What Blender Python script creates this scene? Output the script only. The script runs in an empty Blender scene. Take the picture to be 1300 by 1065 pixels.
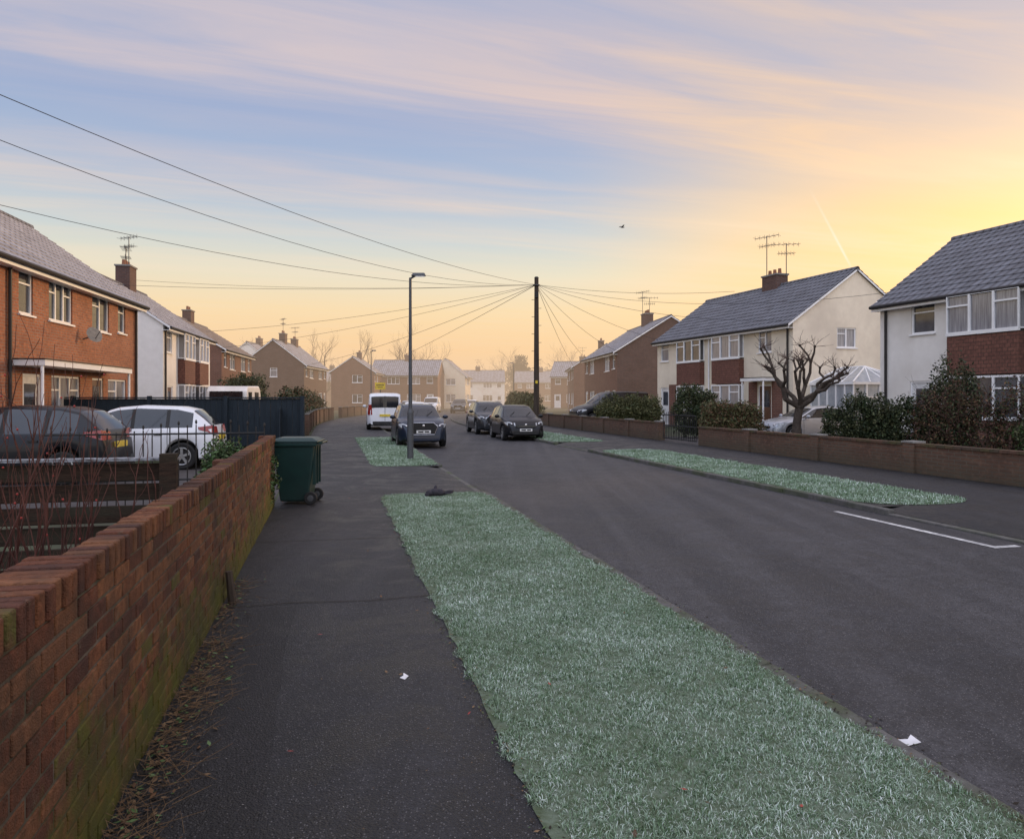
import bpy, bmesh, math, random
import numpy as np
from mathutils import Vector, Matrix
R=random.Random(7); NR=np.random.RandomState(5)
sc=bpy.context.scene
sc.view_settings.view_transform='Standard'; sc.view_settings.look='None'; sc.view_settings.exposure=0
TH=math.radians(13.4); sn,cs=math.sin(TH),math.cos(TH)
Z=Vector((0,0,1))
KC=.00747; VC=42.0
def S(u,v,z=0.0):
    if v<=VC:
        phi=-TH; x=-sn*v; y=cs*v
    else:
        phi=-TH+KC*(v-VC); x=-sn*VC+(math.cos(-TH)-math.cos(phi))/KC; y=cs*VC+(math.sin(phi)-math.sin(-TH))/KC
    return Vector((x+u*math.cos(phi), y-u*math.sin(phi), z))
# ---------------------------------------------------------------- materials
def nn(nt,typ,ins=None,**kw):
    n=nt.nodes.new(typ)
    for k,v in kw.items(): setattr(n,k,v)
    if ins:
        for k,v in ins.items():
            s=n.inputs[k]
            if isinstance(v,bpy.types.NodeSocket): nt.links.new(v,s)
            else:
                if hasattr(s.default_value,'__len__') and not hasattr(v,'__len__'): v=(v,)*len(s.default_value)
                if hasattr(v,'__len__') and len(v)==3 and len(s.default_value)==4: v=(*v,1)
                s.default_value=v
    return n
def mixc(nt,f,a,b,bt='MIX'):
    n=nn(nt,'ShaderNodeMix',data_type='RGBA',blend_type=bt)
    for i,v in ((0,f),(6,a),(7,b)):
        s=n.inputs[i]
        if isinstance(v,bpy.types.NodeSocket): nt.links.new(v,s)
        else:
            if i and len(v)==3: v=(*v,1)
            s.default_value=v
    return n.outputs[2]
def mth(nt,op,a,b=0.0,c=None,clamp=False):
    n=nt.nodes.new('ShaderNodeMath'); n.operation=op; n.use_clamp=clamp
    for i,v in enumerate((a,b,c)):
        if v is None: continue
        if isinstance(v,bpy.types.NodeSocket): nt.links.new(v,n.inputs[i])
        else: n.inputs[i].default_value=v
    return n.outputs[0]
def ramp(nt,f,pts,interp='LINEAR'):
    n=nt.nodes.new('ShaderNodeValToRGB'); n.color_ramp.interpolation=interp
    e=n.color_ramp.elements
    while len(e)<len(pts): e.new(.5)
    for el,(p,c) in zip(e,pts):
        el.position=p; el.color=(*(c if hasattr(c,'__len__') else (c,c,c)),1)
    nt.links.new(f,n.inputs[0]); return n.outputs[0]
def base(name):
    m=bpy.data.materials.new(name); m.use_nodes=True; nt=m.node_tree
    return m,nt,nt.nodes['Principled BSDF'],nt.nodes.new('ShaderNodeTexCoord').outputs['Object']
MT={}
def M(name,c1,c2=None,scale=6,rough=.6,bump=0,bscale=None,metal=0,spec=.5,coat=0,stretch=(1,1,1),dirt=None,r2=None,low=None):
    m,nt,b,co=base(name)
    mp=nn(nt,'ShaderNodeMapping',{'Vector':co,'Scale':stretch}).outputs[0]
    no=nn(nt,'ShaderNodeTexNoise',{'Vector':mp,'Scale':scale,'Detail':5,'Roughness':.6}).outputs[0]
    if c2 is None: c2=tuple(x*.75 for x in c1)
    f=ramp(nt,no,[(.35,0),(.65,1)])
    col=mixc(nt,f,c1,c2)
    if dirt:
        n2=nn(nt,'ShaderNodeTexNoise',{'Vector':mp,'Scale':scale*.17,'Detail':6}).outputs[0]
        col=mixc(nt,ramp(nt,n2,[(.45,0),(.7,1)]),col,dirt)
    if low:   # moss and damp rising from the ground: (colour, height)
        zz=nn(nt,'ShaderNodeSeparateXYZ',{0:co}).outputs[2]
        n4=nn(nt,'ShaderNodeTexNoise',{'Vector':co,'Scale':3.2,'Detail':7,'Roughness':.7}).outputs[0]
        hh=mth(nt,'ADD',mth(nt,'DIVIDE',zz,low[1]),mth(nt,'MULTIPLY_ADD',n4,3.2,-1.6))
        col=mixc(nt,ramp(nt,hh,[(0,.92),(.5,.72),(1.0,0)]),col,low[0])
        n6=nn(nt,'ShaderNodeTexNoise',{'Vector':co,'Scale':1.3,'Detail':8,'Roughness':.75}).outputs[0]
        col=mixc(nt,ramp(nt,n6,[(.45,0),(.66,.8)]),col,(.045,.036,.026))
        n7=nn(nt,'ShaderNodeTexNoise',{'Vector':co,'Scale':11,'Detail':6,'Roughness':.7}).outputs[0]
        col=mixc(nt,ramp(nt,n7,[(.60,0),(.72,.55)]),col,(.16,.15,.10))
    nt.links.new(col,b.inputs['Base Color'])
    b.inputs['Metallic'].default_value=metal; b.inputs['Specular IOR Level'].default_value=spec
    b.inputs['Coat Weight'].default_value=coat; b.inputs['Coat Roughness'].default_value=.05
    b.inputs['Roughness'].default_value=rough
    if bump:
        n3=nn(nt,'ShaderNodeTexNoise',{'Vector':mp,'Scale':bscale or scale*6,'Detail':4}).outputs[0]
        bp=nn(nt,'ShaderNodeBump',{'Height':n3,'Strength':bump,'Distance':.02}).outputs[0]
        nt.links.new(bp,b.inputs['Normal'])
    MT[name]=m; return m
def brickmat(name,c1,c2,mort,bw=.225,rh=.075,dk=.55):
    m,nt,b,co=base(name)
    s=nn(nt,'ShaderNodeSeparateXYZ',{0:co})
    v=nn(nt,'ShaderNodeCombineXYZ',{0:mth(nt,'ADD',s.outputs[0],s.outputs[1]),1:s.outputs[2]}).outputs[0]
    bt=nn(nt,'ShaderNodeTexBrick',{'Vector':v,'Color1':c1,'Color2':c2,'Mortar':mort,'Scale':1,'Mortar Size':.009,'Brick Width':bw,'Row Height':rh,'Bias':-.1})
    no=nn(nt,'ShaderNodeTexNoise',{'Vector':co,'Scale':1.2,'Detail':6}).outputs[0]
    col=mixc(nt,ramp(nt,no,[(.3,.0),(.7,dk)]),bt.outputs[0],tuple(x*.5 for x in c1))
    n2=nn(nt,'ShaderNodeTexNoise',{'Vector':v,'Scale':9,'Detail':2}).outputs[0]
    col=mixc(nt,ramp(nt,n2,[(.5,0),(.75,.5)]),col,tuple(min(1,x*1.5) for x in c1))
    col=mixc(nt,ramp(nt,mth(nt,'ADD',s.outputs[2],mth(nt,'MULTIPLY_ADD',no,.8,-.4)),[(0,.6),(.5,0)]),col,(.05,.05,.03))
    nt.links.new(col,b.inputs['Base Color']); b.inputs['Roughness'].default_value=.85
    bp=nn(nt,'ShaderNodeBump',{'Height':bt.outputs[1],'Strength':.6,'Distance':-.01}).outputs[0]
    nt.links.new(bp,b.inputs['Normal']); MT[name]=m
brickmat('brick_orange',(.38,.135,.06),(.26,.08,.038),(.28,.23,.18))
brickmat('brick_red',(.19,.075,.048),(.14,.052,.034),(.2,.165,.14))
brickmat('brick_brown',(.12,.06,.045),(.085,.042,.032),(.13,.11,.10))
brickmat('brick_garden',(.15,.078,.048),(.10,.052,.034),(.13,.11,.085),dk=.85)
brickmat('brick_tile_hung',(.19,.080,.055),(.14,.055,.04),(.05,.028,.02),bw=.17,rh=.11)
def roofmat(name,c,frost,amt):
    m,nt,b,co=base(name)
    s=nn(nt,'ShaderNodeSeparateXYZ',{0:co})
    fx=mth(nt,'FRACT',mth(nt,'DIVIDE',s.outputs[0],.30))
    rib=mth(nt,'PINGPONG',fx,.5)
    cell=nn(nt,'ShaderNodeCombineXYZ',{0:mth(nt,'FLOOR',mth(nt,'DIVIDE',s.outputs[0],.3)),1:mth(nt,'FLOOR',mth(nt,'DIVIDE',s.outputs[2],.2))}).outputs[0]
    wn=nn(nt,'ShaderNodeTexWhiteNoise',{'Vector':cell}).outputs[0]
    col=mixc(nt,wn,c,tuple(x*.55 for x in c))
    no=nn(nt,'ShaderNodeTexNoise',{'Vector':co,'Scale':2.2,'Detail':7,'Roughness':.7}).outputs[0]
    f=mth(nt,'MULTIPLY',ramp(nt,no,[(.3,.25),(.65,1)]),mth(nt,'MULTIPLY_ADD',rib,.9,amt-.2),clamp=True)
    col=mixc(nt,f,col,frost)
    col=mixc(nt,ramp(nt,fx,[(0,1),(.05,1),(.09,0)]),col,tuple(x*.4 for x in c))
    nt.links.new(col,b.inputs['Base Color']); b.inputs['Roughness'].default_value=.75
    bp=nn(nt,'ShaderNodeBump',{'Height':rib,'Strength':.5,'Distance':.05}).outputs[0]
    nt.links.new(bp,b.inputs['Normal']); MT[name]=m
roofmat('roof_tile_grey',(.07,.066,.074),(.27,.29,.34),.38)
roofmat('roof_tile_frosty',(.12,.11,.12),(.48,.50,.57),.55)
roofmat('roof_tile_brown',(.12,.075,.055),(.4,.38,.38),.35)
M('render_white',(.82,.79,.74),(.76,.73,.68),3,.85,.15,60,dirt=(.64,.60,.54))
M('render_cream',(.82,.73,.58),(.75,.66,.52),3,.85,.15,60,dirt=(.62,.54,.43))
M('frame_white',(.85,.85,.85),(.78,.78,.78),3,.35)
M('window_glass',(.03,.035,.045),(.07,.075,.085),2.5,.06,spec=.9)
M('window_glass_net',(.30,.30,.31),(.14,.14,.16),5,.12,spec=.9,stretch=(6,6,.3))
M('door_dark',(.12,.05,.03),(.09,.04,.02),4,.4)
M('door_white',(.75,.75,.74),None,4,.35)
M('plastic_black',(.018,.018,.018),(.025,.025,.025),8,.55,spec=.3)
M('gutter_dark',(.03,.027,.027),None,8,.5,spec=.3)
M('concrete',(.26,.25,.23),(.18,.17,.16),14,.85,.3,120)
M('pot_clay',(.3,.13,.07),None,10,.8)
M('metal_grey',(.085,.09,.095),(.065,.07,.075),12,.5,metal=.2)
M('alu',(.4,.4,.4),None,12,.4,metal=.8)
M('wire',(.04,.04,.045),None,5,.7,spec=.2)
M('pole_wood',(.08,.06,.045),(.045,.035,.028),9,.85,.4,60,stretch=(1,1,.1),spec=.2)
M('fence_wood_dark',(.055,.034,.023),(.025,.017,.013),9,.85,.6,50,stretch=(1,1,7),spec=.15,dirt=(.045,.04,.028))
M('fence_frost',(.30,.32,.35),(.06,.055,.055),25,.8)
M('fence_paint_dark',(.022,.034,.044),(.016,.023,.031),8,.75,.3,50,stretch=(8,8,.6),spec=.25)
M('bin_green',(.008,.036,.032),(.007,.028,.026),5,.42,.1,80,spec=.4,dirt=(.02,.038,.035))
M('rubber',(.018,.018,.018),(.026,.026,.026),20,.85,spec=.3)
M('kerb_stone',(.13,.125,.118),(.08,.077,.072),9,.85,.4,90,dirt=(.06,.075,.035),spec=.3)
M('paint_white',(.72,.72,.70),(.30,.30,.30),16,.7,dirt=(.3,.3,.3))
M('bark',(.09,.07,.055),(.05,.04,.033),9,.9,.6,40,spec=.2)
M('twig',(.09,.05,.038),(.05,.03,.026),9,.8,spec=.2)
M('twig_red',(.12,.045,.035),(.06,.028,.024),9,.75,spec=.25)
M('leaf_hedge',(.05,.075,.028),(.09,.085,.04),3,.6,spec=.25)
M('leaf_olive',(.13,.12,.045),(.08,.085,.035),3,.6,spec=.25)
M('leaf_dark',(.020,.036,.017),(.036,.042,.02),3,.6,spec=.2)
M('leaf_green',(.06,.13,.035),(.10,.16,.06),5,.55,spec=.3)
M('leaf_brown',(.17,.095,.05),(.09,.055,.035),5,.85,spec=.2)
M('straw',(.22,.145,.08),(.10,.065,.038),20,.85,spec=.2)
M('berry',(.35,.03,.02),None,20,.5)
M('paper',(.75,.75,.76),None,9,.7)
M('soil',(.04,.032,.025),(.022,.018,.014),9,.95,.5,40,spec=.2)
M('sign_yellow',(.75,.55,.03),None,6,.5)
M('plate_white',(.75,.75,.72),None,6,.4); M('plate_yellow',(.8,.6,.06),None,6,.4)
M('plate_text',(.02,.02,.02),None,6,.5)
M('car_glass',(.010,.012,.015),(.018,.02,.024),3,.05,spec=.6)
M('light_clear',(.55,.57,.6),(.2,.21,.22),30,.08,spec=1,coat=1)
M('light_red',(.3,.01,.01),None,20,.15,coat=1)
M('alloy',(.4,.41,.42),None,12,.35,metal=.7)
M('chrome',(.6,.6,.62),None,12,.15,metal=1)
M('paint_navy',(.010,.019,.040),(.008,.015,.031),2,.35,metal=.2,spec=.4,coat=.35)
M('paint_black',(.007,.008,.011),(.010,.010,.013),2,.35,metal=0,spec=.25,coat=.2)
M('paint_grey',(.03,.034,.04),None,2,.35,metal=.3,spec=.4,coat=.4)
M('paint_silver',(.42,.44,.47),(.36,.38,.41),2,.35,metal=.5,coat=.6)
M('paint_carwhite',(.78,.80,.82),(.68,.70,.73),2,.35,coat=.5)
M('bird_feather',(.09,.08,.08),None,9,.8)
M('shoe_cloth',(.03,.028,.035),(.06,.055,.065),14,.9,.5,60,spec=.2)
M('conservatory_glass',(.26,.29,.32),(.38,.40,.42),4,.15,spec=.8)
MOSS=((.085,.095,.014),.46)
for i,c in enumerate([(.225,.088,.042),(.175,.064,.035),(.275,.118,.056),(.13,.052,.034),(.245,.105,.05)]):
    M('wall_brick_%s'%'abcde'[i],c,tuple(x*.5 for x in c),26,.88,.7,150,dirt=tuple(x*.42+.012 for x in c),low=MOSS,spec=.25)
M('wall_brick_mossy',(.12,.11,.032),(.13,.06,.036),14,.95,.6,120,dirt=(.065,.085,.018),low=MOSS,spec=.2)
M('mortar',(.17,.14,.11),(.10,.082,.065),18,.95,.4,100,dirt=(.06,.065,.03),low=MOSS,spec=.2)
def asphalt(name,c,c2,speck,wet,patch,r=(.42,.75),crk=.35,damp=.5):
    m,nt,b,co=base(name)
    big=nn(nt,'ShaderNodeTexNoise',{'Vector':co,'Scale':.35,'Detail':7,'Roughness':.65,'Distortion':.6}).outputs[0]
    st=nn(nt,'ShaderNodeMapping',{'Vector':co,'Rotation':(0,0,-TH),'Scale':(1.6,.05,1)}).outputs[0]
    trk=nn(nt,'ShaderNodeTexNoise',{'Vector':st,'Scale':1.6,'Detail':4}).outputs[0]
    mid=nn(nt,'ShaderNodeTexNoise',{'Vector':co,'Scale':5,'Detail':8,'Roughness':.75}).outputs[0]
    wet_=nn(nt,'ShaderNodeTexNoise',{'Vector':co,'Scale':1.1,'Detail':8,'Roughness':.7,'Distortion':.8}).outputs[0]
    fin_=nn(nt,'ShaderNodeTexNoise',{'Vector':co,'Scale':42,'Detail':5,'Roughness':.8}).outputs[0]
    col=mixc(nt,ramp(nt,big,[(.38,0),(.62,1)]),c,c2)
    col=mixc(nt,ramp(nt,trk,[(.45,0),(.65,.7)]),col,patch)
    col=mixc(nt,ramp(nt,mid,[(.35,.6),(.6,0)]),col,tuple(x*.4 for x in c))
    dm=ramp(nt,wet_,[(.46,0),(.60,damp)])
    col=mixc(nt,dm,col,tuple(x*.45 for x in c))
    col=mixc(nt,ramp(nt,fin_,[(.38,.7),(.52,0)]),col,tuple(x*.3 for x in c))
    vo=nn(nt,'ShaderNodeTexVoronoi',{'Vector':co,'Scale':95}).outputs
    wn=nn(nt,'ShaderNodeSeparateColor',{0:vo['Color']}).outputs[0]
    col=mixc(nt,mth(nt,'MULTIPLY',ramp(nt,wn,[(.66,0),(.95,1)]),ramp(nt,vo['Distance'],[(.2,.9),(.45,0)])),col,speck)
    vc=nn(nt,'ShaderNodeTexVoronoi',{'Vector':nn(nt,'ShaderNodeVectorMath',{0:co,1:nn(nt,'ShaderNodeVectorMath',{0:nn(nt,'ShaderNodeTexNoise',{'Vector':co,'Scale':2}).outputs[1],'Scale':.5},operation='SCALE').outputs[0]},operation='ADD').outputs[0],'Scale':.45},feature='DISTANCE_TO_EDGE').outputs[0]
    col=mixc(nt,mth(nt,'MULTIPLY',ramp(nt,vc,[(0,1),(.004,.8),(.008,0)]),ramp(nt,big,[(.5,0),(.6,crk)])),col,tuple(x*.4 for x in c))
    nt.links.new(col,b.inputs['Base Color'])
    rr=mth(nt,'MULTIPLY_ADD',mid,r[1]-r[0],r[0]); rr=mth(nt,'SUBTRACT',rr,mth(nt,'MULTIPLY',dm,.25))
    nt.links.new(rr,b.inputs['Roughness'])
    b.inputs['Specular IOR Level'].default_value=wet
    fine=nn(nt,'ShaderNodeTexNoise',{'Vector':co,'Scale':130,'Detail':3}).outputs[0]
    bp=nn(nt,'ShaderNodeBump',{'Height':mth(nt,'ADD',fine,mth(nt,'MULTIPLY',vo['Distance'],.6)),'Strength':.8,'Distance':.012}).outputs[0]
    nt.links.new(bp,b.inputs['Normal']); MT[name]=m
asphalt('road_asphalt',(.042,.042,.047),(.064,.063,.069),(.22,.21,.21),.33,(.095,.093,.099),(.5,.85),damp=.4)
asphalt('path_asphalt',(.019,.020,.023),(.032,.032,.036),(.17,.165,.17),.35,(.043,.043,.048),(.45,.8),.2,damp=.7)
asphalt('patch_asphalt',(.015,.015,.017),(.022,.022,.025),(.10,.097,.10),.35,(.027,.027,.03),(.45,.8),.0)
M('verge_soil',(.075,.10,.055),(.15,.19,.14),14,.95,.6,60,spec=.2)
M('garden_ground',(.045,.055,.028),(.085,.10,.062),2,.95,.5,30,dirt=(.05,.042,.033),spec=.2)
M('driveway_ground',(.07,.065,.065),(.055,.05,.05),4,.85,.3,80,spec=.3)
def grassmat():
    m,nt,b,co=base('frosted_grass')
    a=nn(nt,'ShaderNodeAttribute',attribute_name='frost').outputs['Fac']
    no=nn(nt,'ShaderNodeTexNoise',{'Vector':co,'Scale':1.1,'Detail':7,'Roughness':.7}).outputs[0]
    f=mth(nt,'ADD',a,mth(nt,'MULTIPLY_ADD',no,1.2,-.6),clamp=True)
    col=ramp(nt,f,[(0,(.06,.115,.045)),(.35,(.17,.265,.155)),(.7,(.36,.47,.37)),(1,(.76,.84,.80))])
    n5=nn(nt,'ShaderNodeTexNoise',{'Vector':co,'Scale':.8,'Detail':4}).outputs[0]
    col=mixc(nt,ramp(nt,n5,[(.6,0),(.8,.25)]),col,(.19,.19,.10))
    nt.links.new(col,b.inputs['Base Color']); b.inputs['Roughness'].default_value=.8; b.inputs['Specular IOR Level'].default_value=.25; MT['frosted_grass']=m
grassmat()
# ---------------------------------------------------------------- builder
class Obj:
    def __init__(s,name,loc=(0,0,0),rot=0,scale=1):
        s.e=bpy.data.objects.new(name,None); sc.collection.objects.link(s.e)
        loc=tuple(loc)
        if len(loc)==2: loc=(*loc,0)
        s.e.location=loc; s.e.rotation_euler=(0,0,math.radians(rot)); s.e.scale=(scale,)*3
        s.e.empty_display_size=.2; s.p={}
    def part(s,n): return s.p.setdefault(n,([],[],[]))
    def add(s,part,mat,vs,fs):
        V,F,Q=s.part(part); o=len(V); V.extend([tuple(v) for v in vs])
        for f in fs: F.append(tuple(i+o for i in f)); Q.append(mat)
    def quad(s,part,mat,*pts): s.add(part,mat,pts,[tuple(range(len(pts)))])
    def obox(s,part,mat,O,U,N,a0,a1,b0,b1,c0,c1,W=Z):
        O=Vector(O);U=Vector(U);N=Vector(N)
        vs=[O+U*a+N*b+W*c for c in (c0,c1) for b in (b0,b1) for a in (a0,a1)]
        s.add(part,mat,vs,[(0,1,3,2),(4,6,7,5),(0,4,5,1),(2,3,7,6),(0,2,6,4),(1,5,7,3)])
    def box(s,part,mat,a0,a1,b0,b1,c0,c1): s.obox(part,mat,(0,0,0),(1,0,0),(0,1,0),a0,a1,b0,b1,c0,c1)
    def cyl(s,part,mat,p0,p1,r0,r1=None,n=10,cap=True):
        r1=r0 if r1 is None else r1; p0=Vector(p0);p1=Vector(p1); d=(p1-p0)
        if d.length<1e-6: return
        d.normalize(); a=d.orthogonal().normalized(); b=d.cross(a); vs=[]
        for p,r in ((p0,r0),(p1,r1)):
            for i in range(n):
                t=2*math.pi*i/n; vs.append(p+(a*math.cos(t)+b*math.sin(t))*r)
        fs=[(i,(i+1)%n,n+(i+1)%n,n+i) for i in range(n)]
        if cap: fs+= [tuple(range(n)),tuple(range(n,2*n))]
        s.add(part,mat,vs,fs)
    def ell(s,part,mat,c,r,nu=14,nv=8):
        vs=[];fs=[]
        for j in range(nv+1):
            p=math.pi*j/nv
            for i in range(nu):
                t=2*math.pi*i/nu; vs.append((c[0]+r[0]*math.sin(p)*math.cos(t),c[1]+r[1]*math.sin(p)*math.sin(t),c[2]+r[2]*math.cos(p)))
        for j in range(nv):
            for i in range(nu): fs.append((j*nu+i,j*nu+(i+1)%nu,(j+1)*nu+(i+1)%nu,(j+1)*nu+i))
        s.add(part,mat,vs,fs)
    def lathe_y(s,part,mat,c,prof,n=24):
        vs=[];k=len(prof)
        for i in range(n):
            t=2*math.pi*i/n
            for r,y in prof: vs.append((c[0]+r*math.cos(t),c[1]+y,c[2]+r*math.sin(t)))
        fs=[(i*k+j,((i+1)%n)*k+j,((i+1)%n)*k+j+1,i*k+j+1) for i in range(n) for j in range(k-1)]
        s.add(part,mat,vs,fs)
    def finish(s,bevel={},smooth=(),sharp=32,merge=()):
        for n,(V,F,Q) in s.p.items():
            me=bpy.data.meshes.new(n); me.from_pydata(V,[],F)
            names=list(dict.fromkeys(Q))
            for q in names: me.materials.append(MT[q])
            ix={q:i for i,q in enumerate(names)}
            me.polygons.foreach_set('material_index',[ix[q] for q in Q])
            bm=bmesh.new(); bm.from_mesh(me)
            if n in merge: bmesh.ops.remove_doubles(bm,verts=bm.verts,dist=.0005)
            bmesh.ops.recalc_face_normals(bm,faces=bm.faces); bm.to_mesh(me); bm.free()
            ob=bpy.data.objects.new(n,me); sc.collection.objects.link(ob); ob.parent=s.e
            if n in smooth:
                me.polygons.foreach_set('use_smooth',[True]*len(me.polygons)); me.set_sharp_from_angle(angle=math.radians(sharp))
            if n in bevel:
                bv=ob.modifiers.new('b','BEVEL'); bv.width=bevel[n]; bv.segments=2; bv.limit_method='ANGLE'
        return s.e
def meshobj(name,V,F,mat):
    me=bpy.data.meshes.new(name); me.from_pydata([tuple(v) for v in V],[],F)
    me.materials.append(MT[mat]); ob=bpy.data.objects.new(name,me); sc.collection.objects.link(ob); return ob
def ribbon(name,u0,u1,v0,v1,z,mat,z1=None,step=3.0,jit=0,rnd=0):
    n=max(1,int((v1-v0)/step)); V=[];F=[]
    for i in range(n+1):
        v=v0+(v1-v0)*i/n; ins=0
        dv=min(v-v0,v1-v)
        if rnd and dv<rnd: ins=rnd-math.sqrt(max(0,rnd*rnd-(rnd-dv)**2))
        V+= [S(u0+ins+R.uniform(-jit,jit),v,z),S(u1-ins+R.uniform(-jit,jit),v,z if z1 is None else z1)]
    for i in range(n): F.append((2*i,2*i+1,2*i+3,2*i+2))
    return meshobj(name,V,F,mat)
# ---------------------------------------------------------------- ground
V=[(-1500,-200,-.12),(1500,-200,-.12),(1500,2500,-.12),(-1500,2500,-.12)]
meshobj('ground',V,[(0,1,2,3)],'garden_ground')
ribbon('road',2.6,8.05,-8,230,-.08,'road_asphalt')
ribbon('pavement',-.86,2.2,-8,230,0,'path_asphalt')
ribbon('pavement',2.2,2.56,-8,13.15,0,'path_asphalt')
ribbon('pavement',2.2,2.56,13.15,18.3,0,'path_asphalt',z1=-.052)
ribbon('pavement',2.2,2.56,18.3,230,0,'path_asphalt')
ribbon('pavement',8.5,12.4,-8,230,0,'path_asphalt')
for v0,v1,zz in ((-8,9.9,-.052),(9.9,22.7,0),(22.7,26.9,-.052),(26.9,230,0)):
    ribbon('pavement',8.1,8.5,v0,v1,zz,'path_asphalt',z1=0)
ribbon('garden_lawn',-60,-.86,-8,180,-.006,'garden_ground')
ribbon('garden_lawn',12.4,70,-8,120,-.006,'garden_ground')
ribbon('driveway',-12,-.9,12.4,20,-.002,'driveway_ground')
ribbon('driveway',12.4,20,18,30,-.002,'driveway_ground')
ribbon('grass_verge_soil',.80,2.57,-4,13.05,.005,'verge_soil',step=.15,jit=.015,rnd=.4)
ribbon('grass_verge_soil',.95,2.57,18.4,32,.005,'verge_soil',step=.15,jit=.015,rnd=.5)
ribbon('grass_verge_soil',8.1,10.1,9.9,22.6,.005,'verge_soil',step=.15,jit=.015,rnd=.8)
ribbon('grass_verge_soil',8.1,10.1,27,41,.005,'verge_soil',step=.15,jit=.015,rnd=.6)
ribbon('pavement_patch',-.84,-.28,1.0,6.25,.004,'patch_asphalt',step=.4,jit=.02)
# kerbs
K=Obj('kerb')
def kerbrun(u0,u1,v0,v1,drops):
    v=v0
    while v<v1:
        l=.9; vm=v+l/2
        z=-.055 if any(a<vm<b for a,b in drops) else .006+R.uniform(-.004,.004)
        p=S(0,v); q=S(0,v+l); d=(q-p).normalized(); nrm=Vector((d.y,-d.x,0))
        j=R.uniform(-.006,.006)
        K.obox('kerb_stones','kerb_stone',p,d,nrm,.004,l-.004,u0+j,u1+j,-.2,z); v+=l
kerbrun(2.56,2.67,-3,160,[(13.2,18.2)])
kerbrun(7.98,8.11,-3,160,[(-5,9.9),(22.8,26.8)])
K.finish(bevel={'kerb_stones':.015})
Mk=Obj('road_marking')
for (u0,u1,v0,v1) in ((7.42,7.52,7.2,10.1),(7.52,7.8,7.2,7.3)):
    Mk.add('line','paint_white',[S(u0,v0,-.075),S(u1,v0,-.075),S(u1,v1,-.075),S(u0,v1,-.075)],[(0,1,2,3)])
Mk.finish()
Sm=Obj('pavement_seam')
for pts in ([(-.85,6.3),(-.3,6.35),(.3,6.27),(.85,6.33)],[(-.85,9.1),(.85,9.05)]):
    for a,b in zip(pts,pts[1:]):
        pa=S(a[0],a[1],.007);pb=S(b[0],b[1],.007); d=(pb-pa).normalized(); n_=Vector((d.y,-d.x,0))*.006
        Sm.add('seam','soil',[pa-n_,pa+n_,pb+n_,pb-n_],[(0,1,2,3)])
Sm.finish()
# ---------------------------------------------------------------- grass
def grass(name,regs,ln,wd,ends=()):
    U=[];Vv=[];SZ=[]
    for (u0,u1,v0,v1,den,sz) in regs:
        n=int((u1-u0)*(v1-v0)*den)
        u=NR.uniform(u0,u1,n);v=NR.uniform(v0,v1,n)
        wob=.035*np.sin(v*5.1)+.03*np.sin(v*13.7+1)+.02*np.sin(v*31)
        wob2=.04*np.sin(v*3.3+2)+.03*np.sin(v*17)+.02*np.sin(v*41)
        k=(u>u0+.05+wob)&(u<u1-.05-wob2)
        for (e,r) in ends:
            dv=np.abs(v-e); ins=np.where(dv<r,r-np.sqrt(np.maximum(0,r*r-(r-dv)**2)),0)
            k&=(u>u0+ins)&(u<u1-ins)
        dn=.5+.25*np.sin(u*7+np.sin(v*5)*2)*np.sin(v*6.3+np.cos(u*9)*2)+.25*np.sin(u*19+v*7)*np.sin(v*23+u*5)
        k&=NR.uniform(0,1,n)<(.55+.45*dn)
        U.append(u[k]);Vv.append(v[k]);SZ.append(np.full(k.sum(),sz)*(.65+.6*dn[k]))
    u=np.concatenate(U);v=np.concatenate(Vv);sz=np.concatenate(SZ);n=len(u)
    x=u*cs-v*sn; y=u*sn+v*cs
    a=NR.uniform(0,2*np.pi,n); l=ln*sz*NR.uniform(.4,1.3,n); lean=NR.uniform(.4,1.55,n); w=wd*sz*NR.uniform(.6,1.4,n)
    dx=np.cos(a);dy=np.sin(a); px=-dy;py=dx
    co=np.zeros((n,5,3),np.float32)
    def pt(t,le): return x+dx*l*t*np.sin(le), y+dy*l*t*np.sin(le), .005+l*t*np.cos(le)
    X,Y,ZZ=pt(0,0*lean); co[:,0]=np.stack([X-px*w,Y-py*w,ZZ],1); co[:,1]=np.stack([X+px*w,Y+py*w,ZZ],1)
    X,Y,ZZ=pt(.55,lean*.6); co[:,2]=np.stack([X+px*w*.8,Y+py*w*.8,ZZ],1); co[:,3]=np.stack([X-px*w*.8,Y-py*w*.8,ZZ],1)
    X,Y,ZZ=pt(1,lean); co[:,4]=np.stack([X,Y,np.maximum(ZZ,.012)],1)
    me=bpy.data.meshes.new(name); me.vertices.add(5*n); me.vertices.foreach_set('co',co.ravel())
    me.loops.add(7*n); me.polygons.add(2*n)
    o=(np.arange(n)*5)[:,None]; lv=(o+np.array([0,1,2,3,3,2,4])).ravel()
    me.loops.foreach_set('vertex_index',lv.astype(np.int32))
    ls=((np.arange(n)*7)[:,None]+np.array([0,4])).ravel(); me.polygons.foreach_set('loop_start',ls.astype(np.int32))
    try: me.polygons.foreach_set('loop_total',np.tile([4,3],n).astype(np.int32))
    except Exception: pass
    me.update(calc_edges=True)
    fr=np.clip(NR.normal(.45,.30,n),0,1); f5=np.repeat(fr,5).reshape(n,5); f5[:,:2]-=.25; f5[:,4]+=.2
    at=me.attributes.new('frost','FLOAT','POINT'); at.data.foreach_set('value',np.clip(f5,0,1).ravel().astype(np.float32))
    me.materials.append(MT['frosted_grass']); ob=bpy.data.objects.new(name,me); sc.collection.objects.link(ob)
grass('grass_verge',[(.76,2.63,1.6,6,19000,1),(.76,2.63,6,13.1,8500,1.2)],.026,.0014,[(13.1,.45)])
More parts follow.
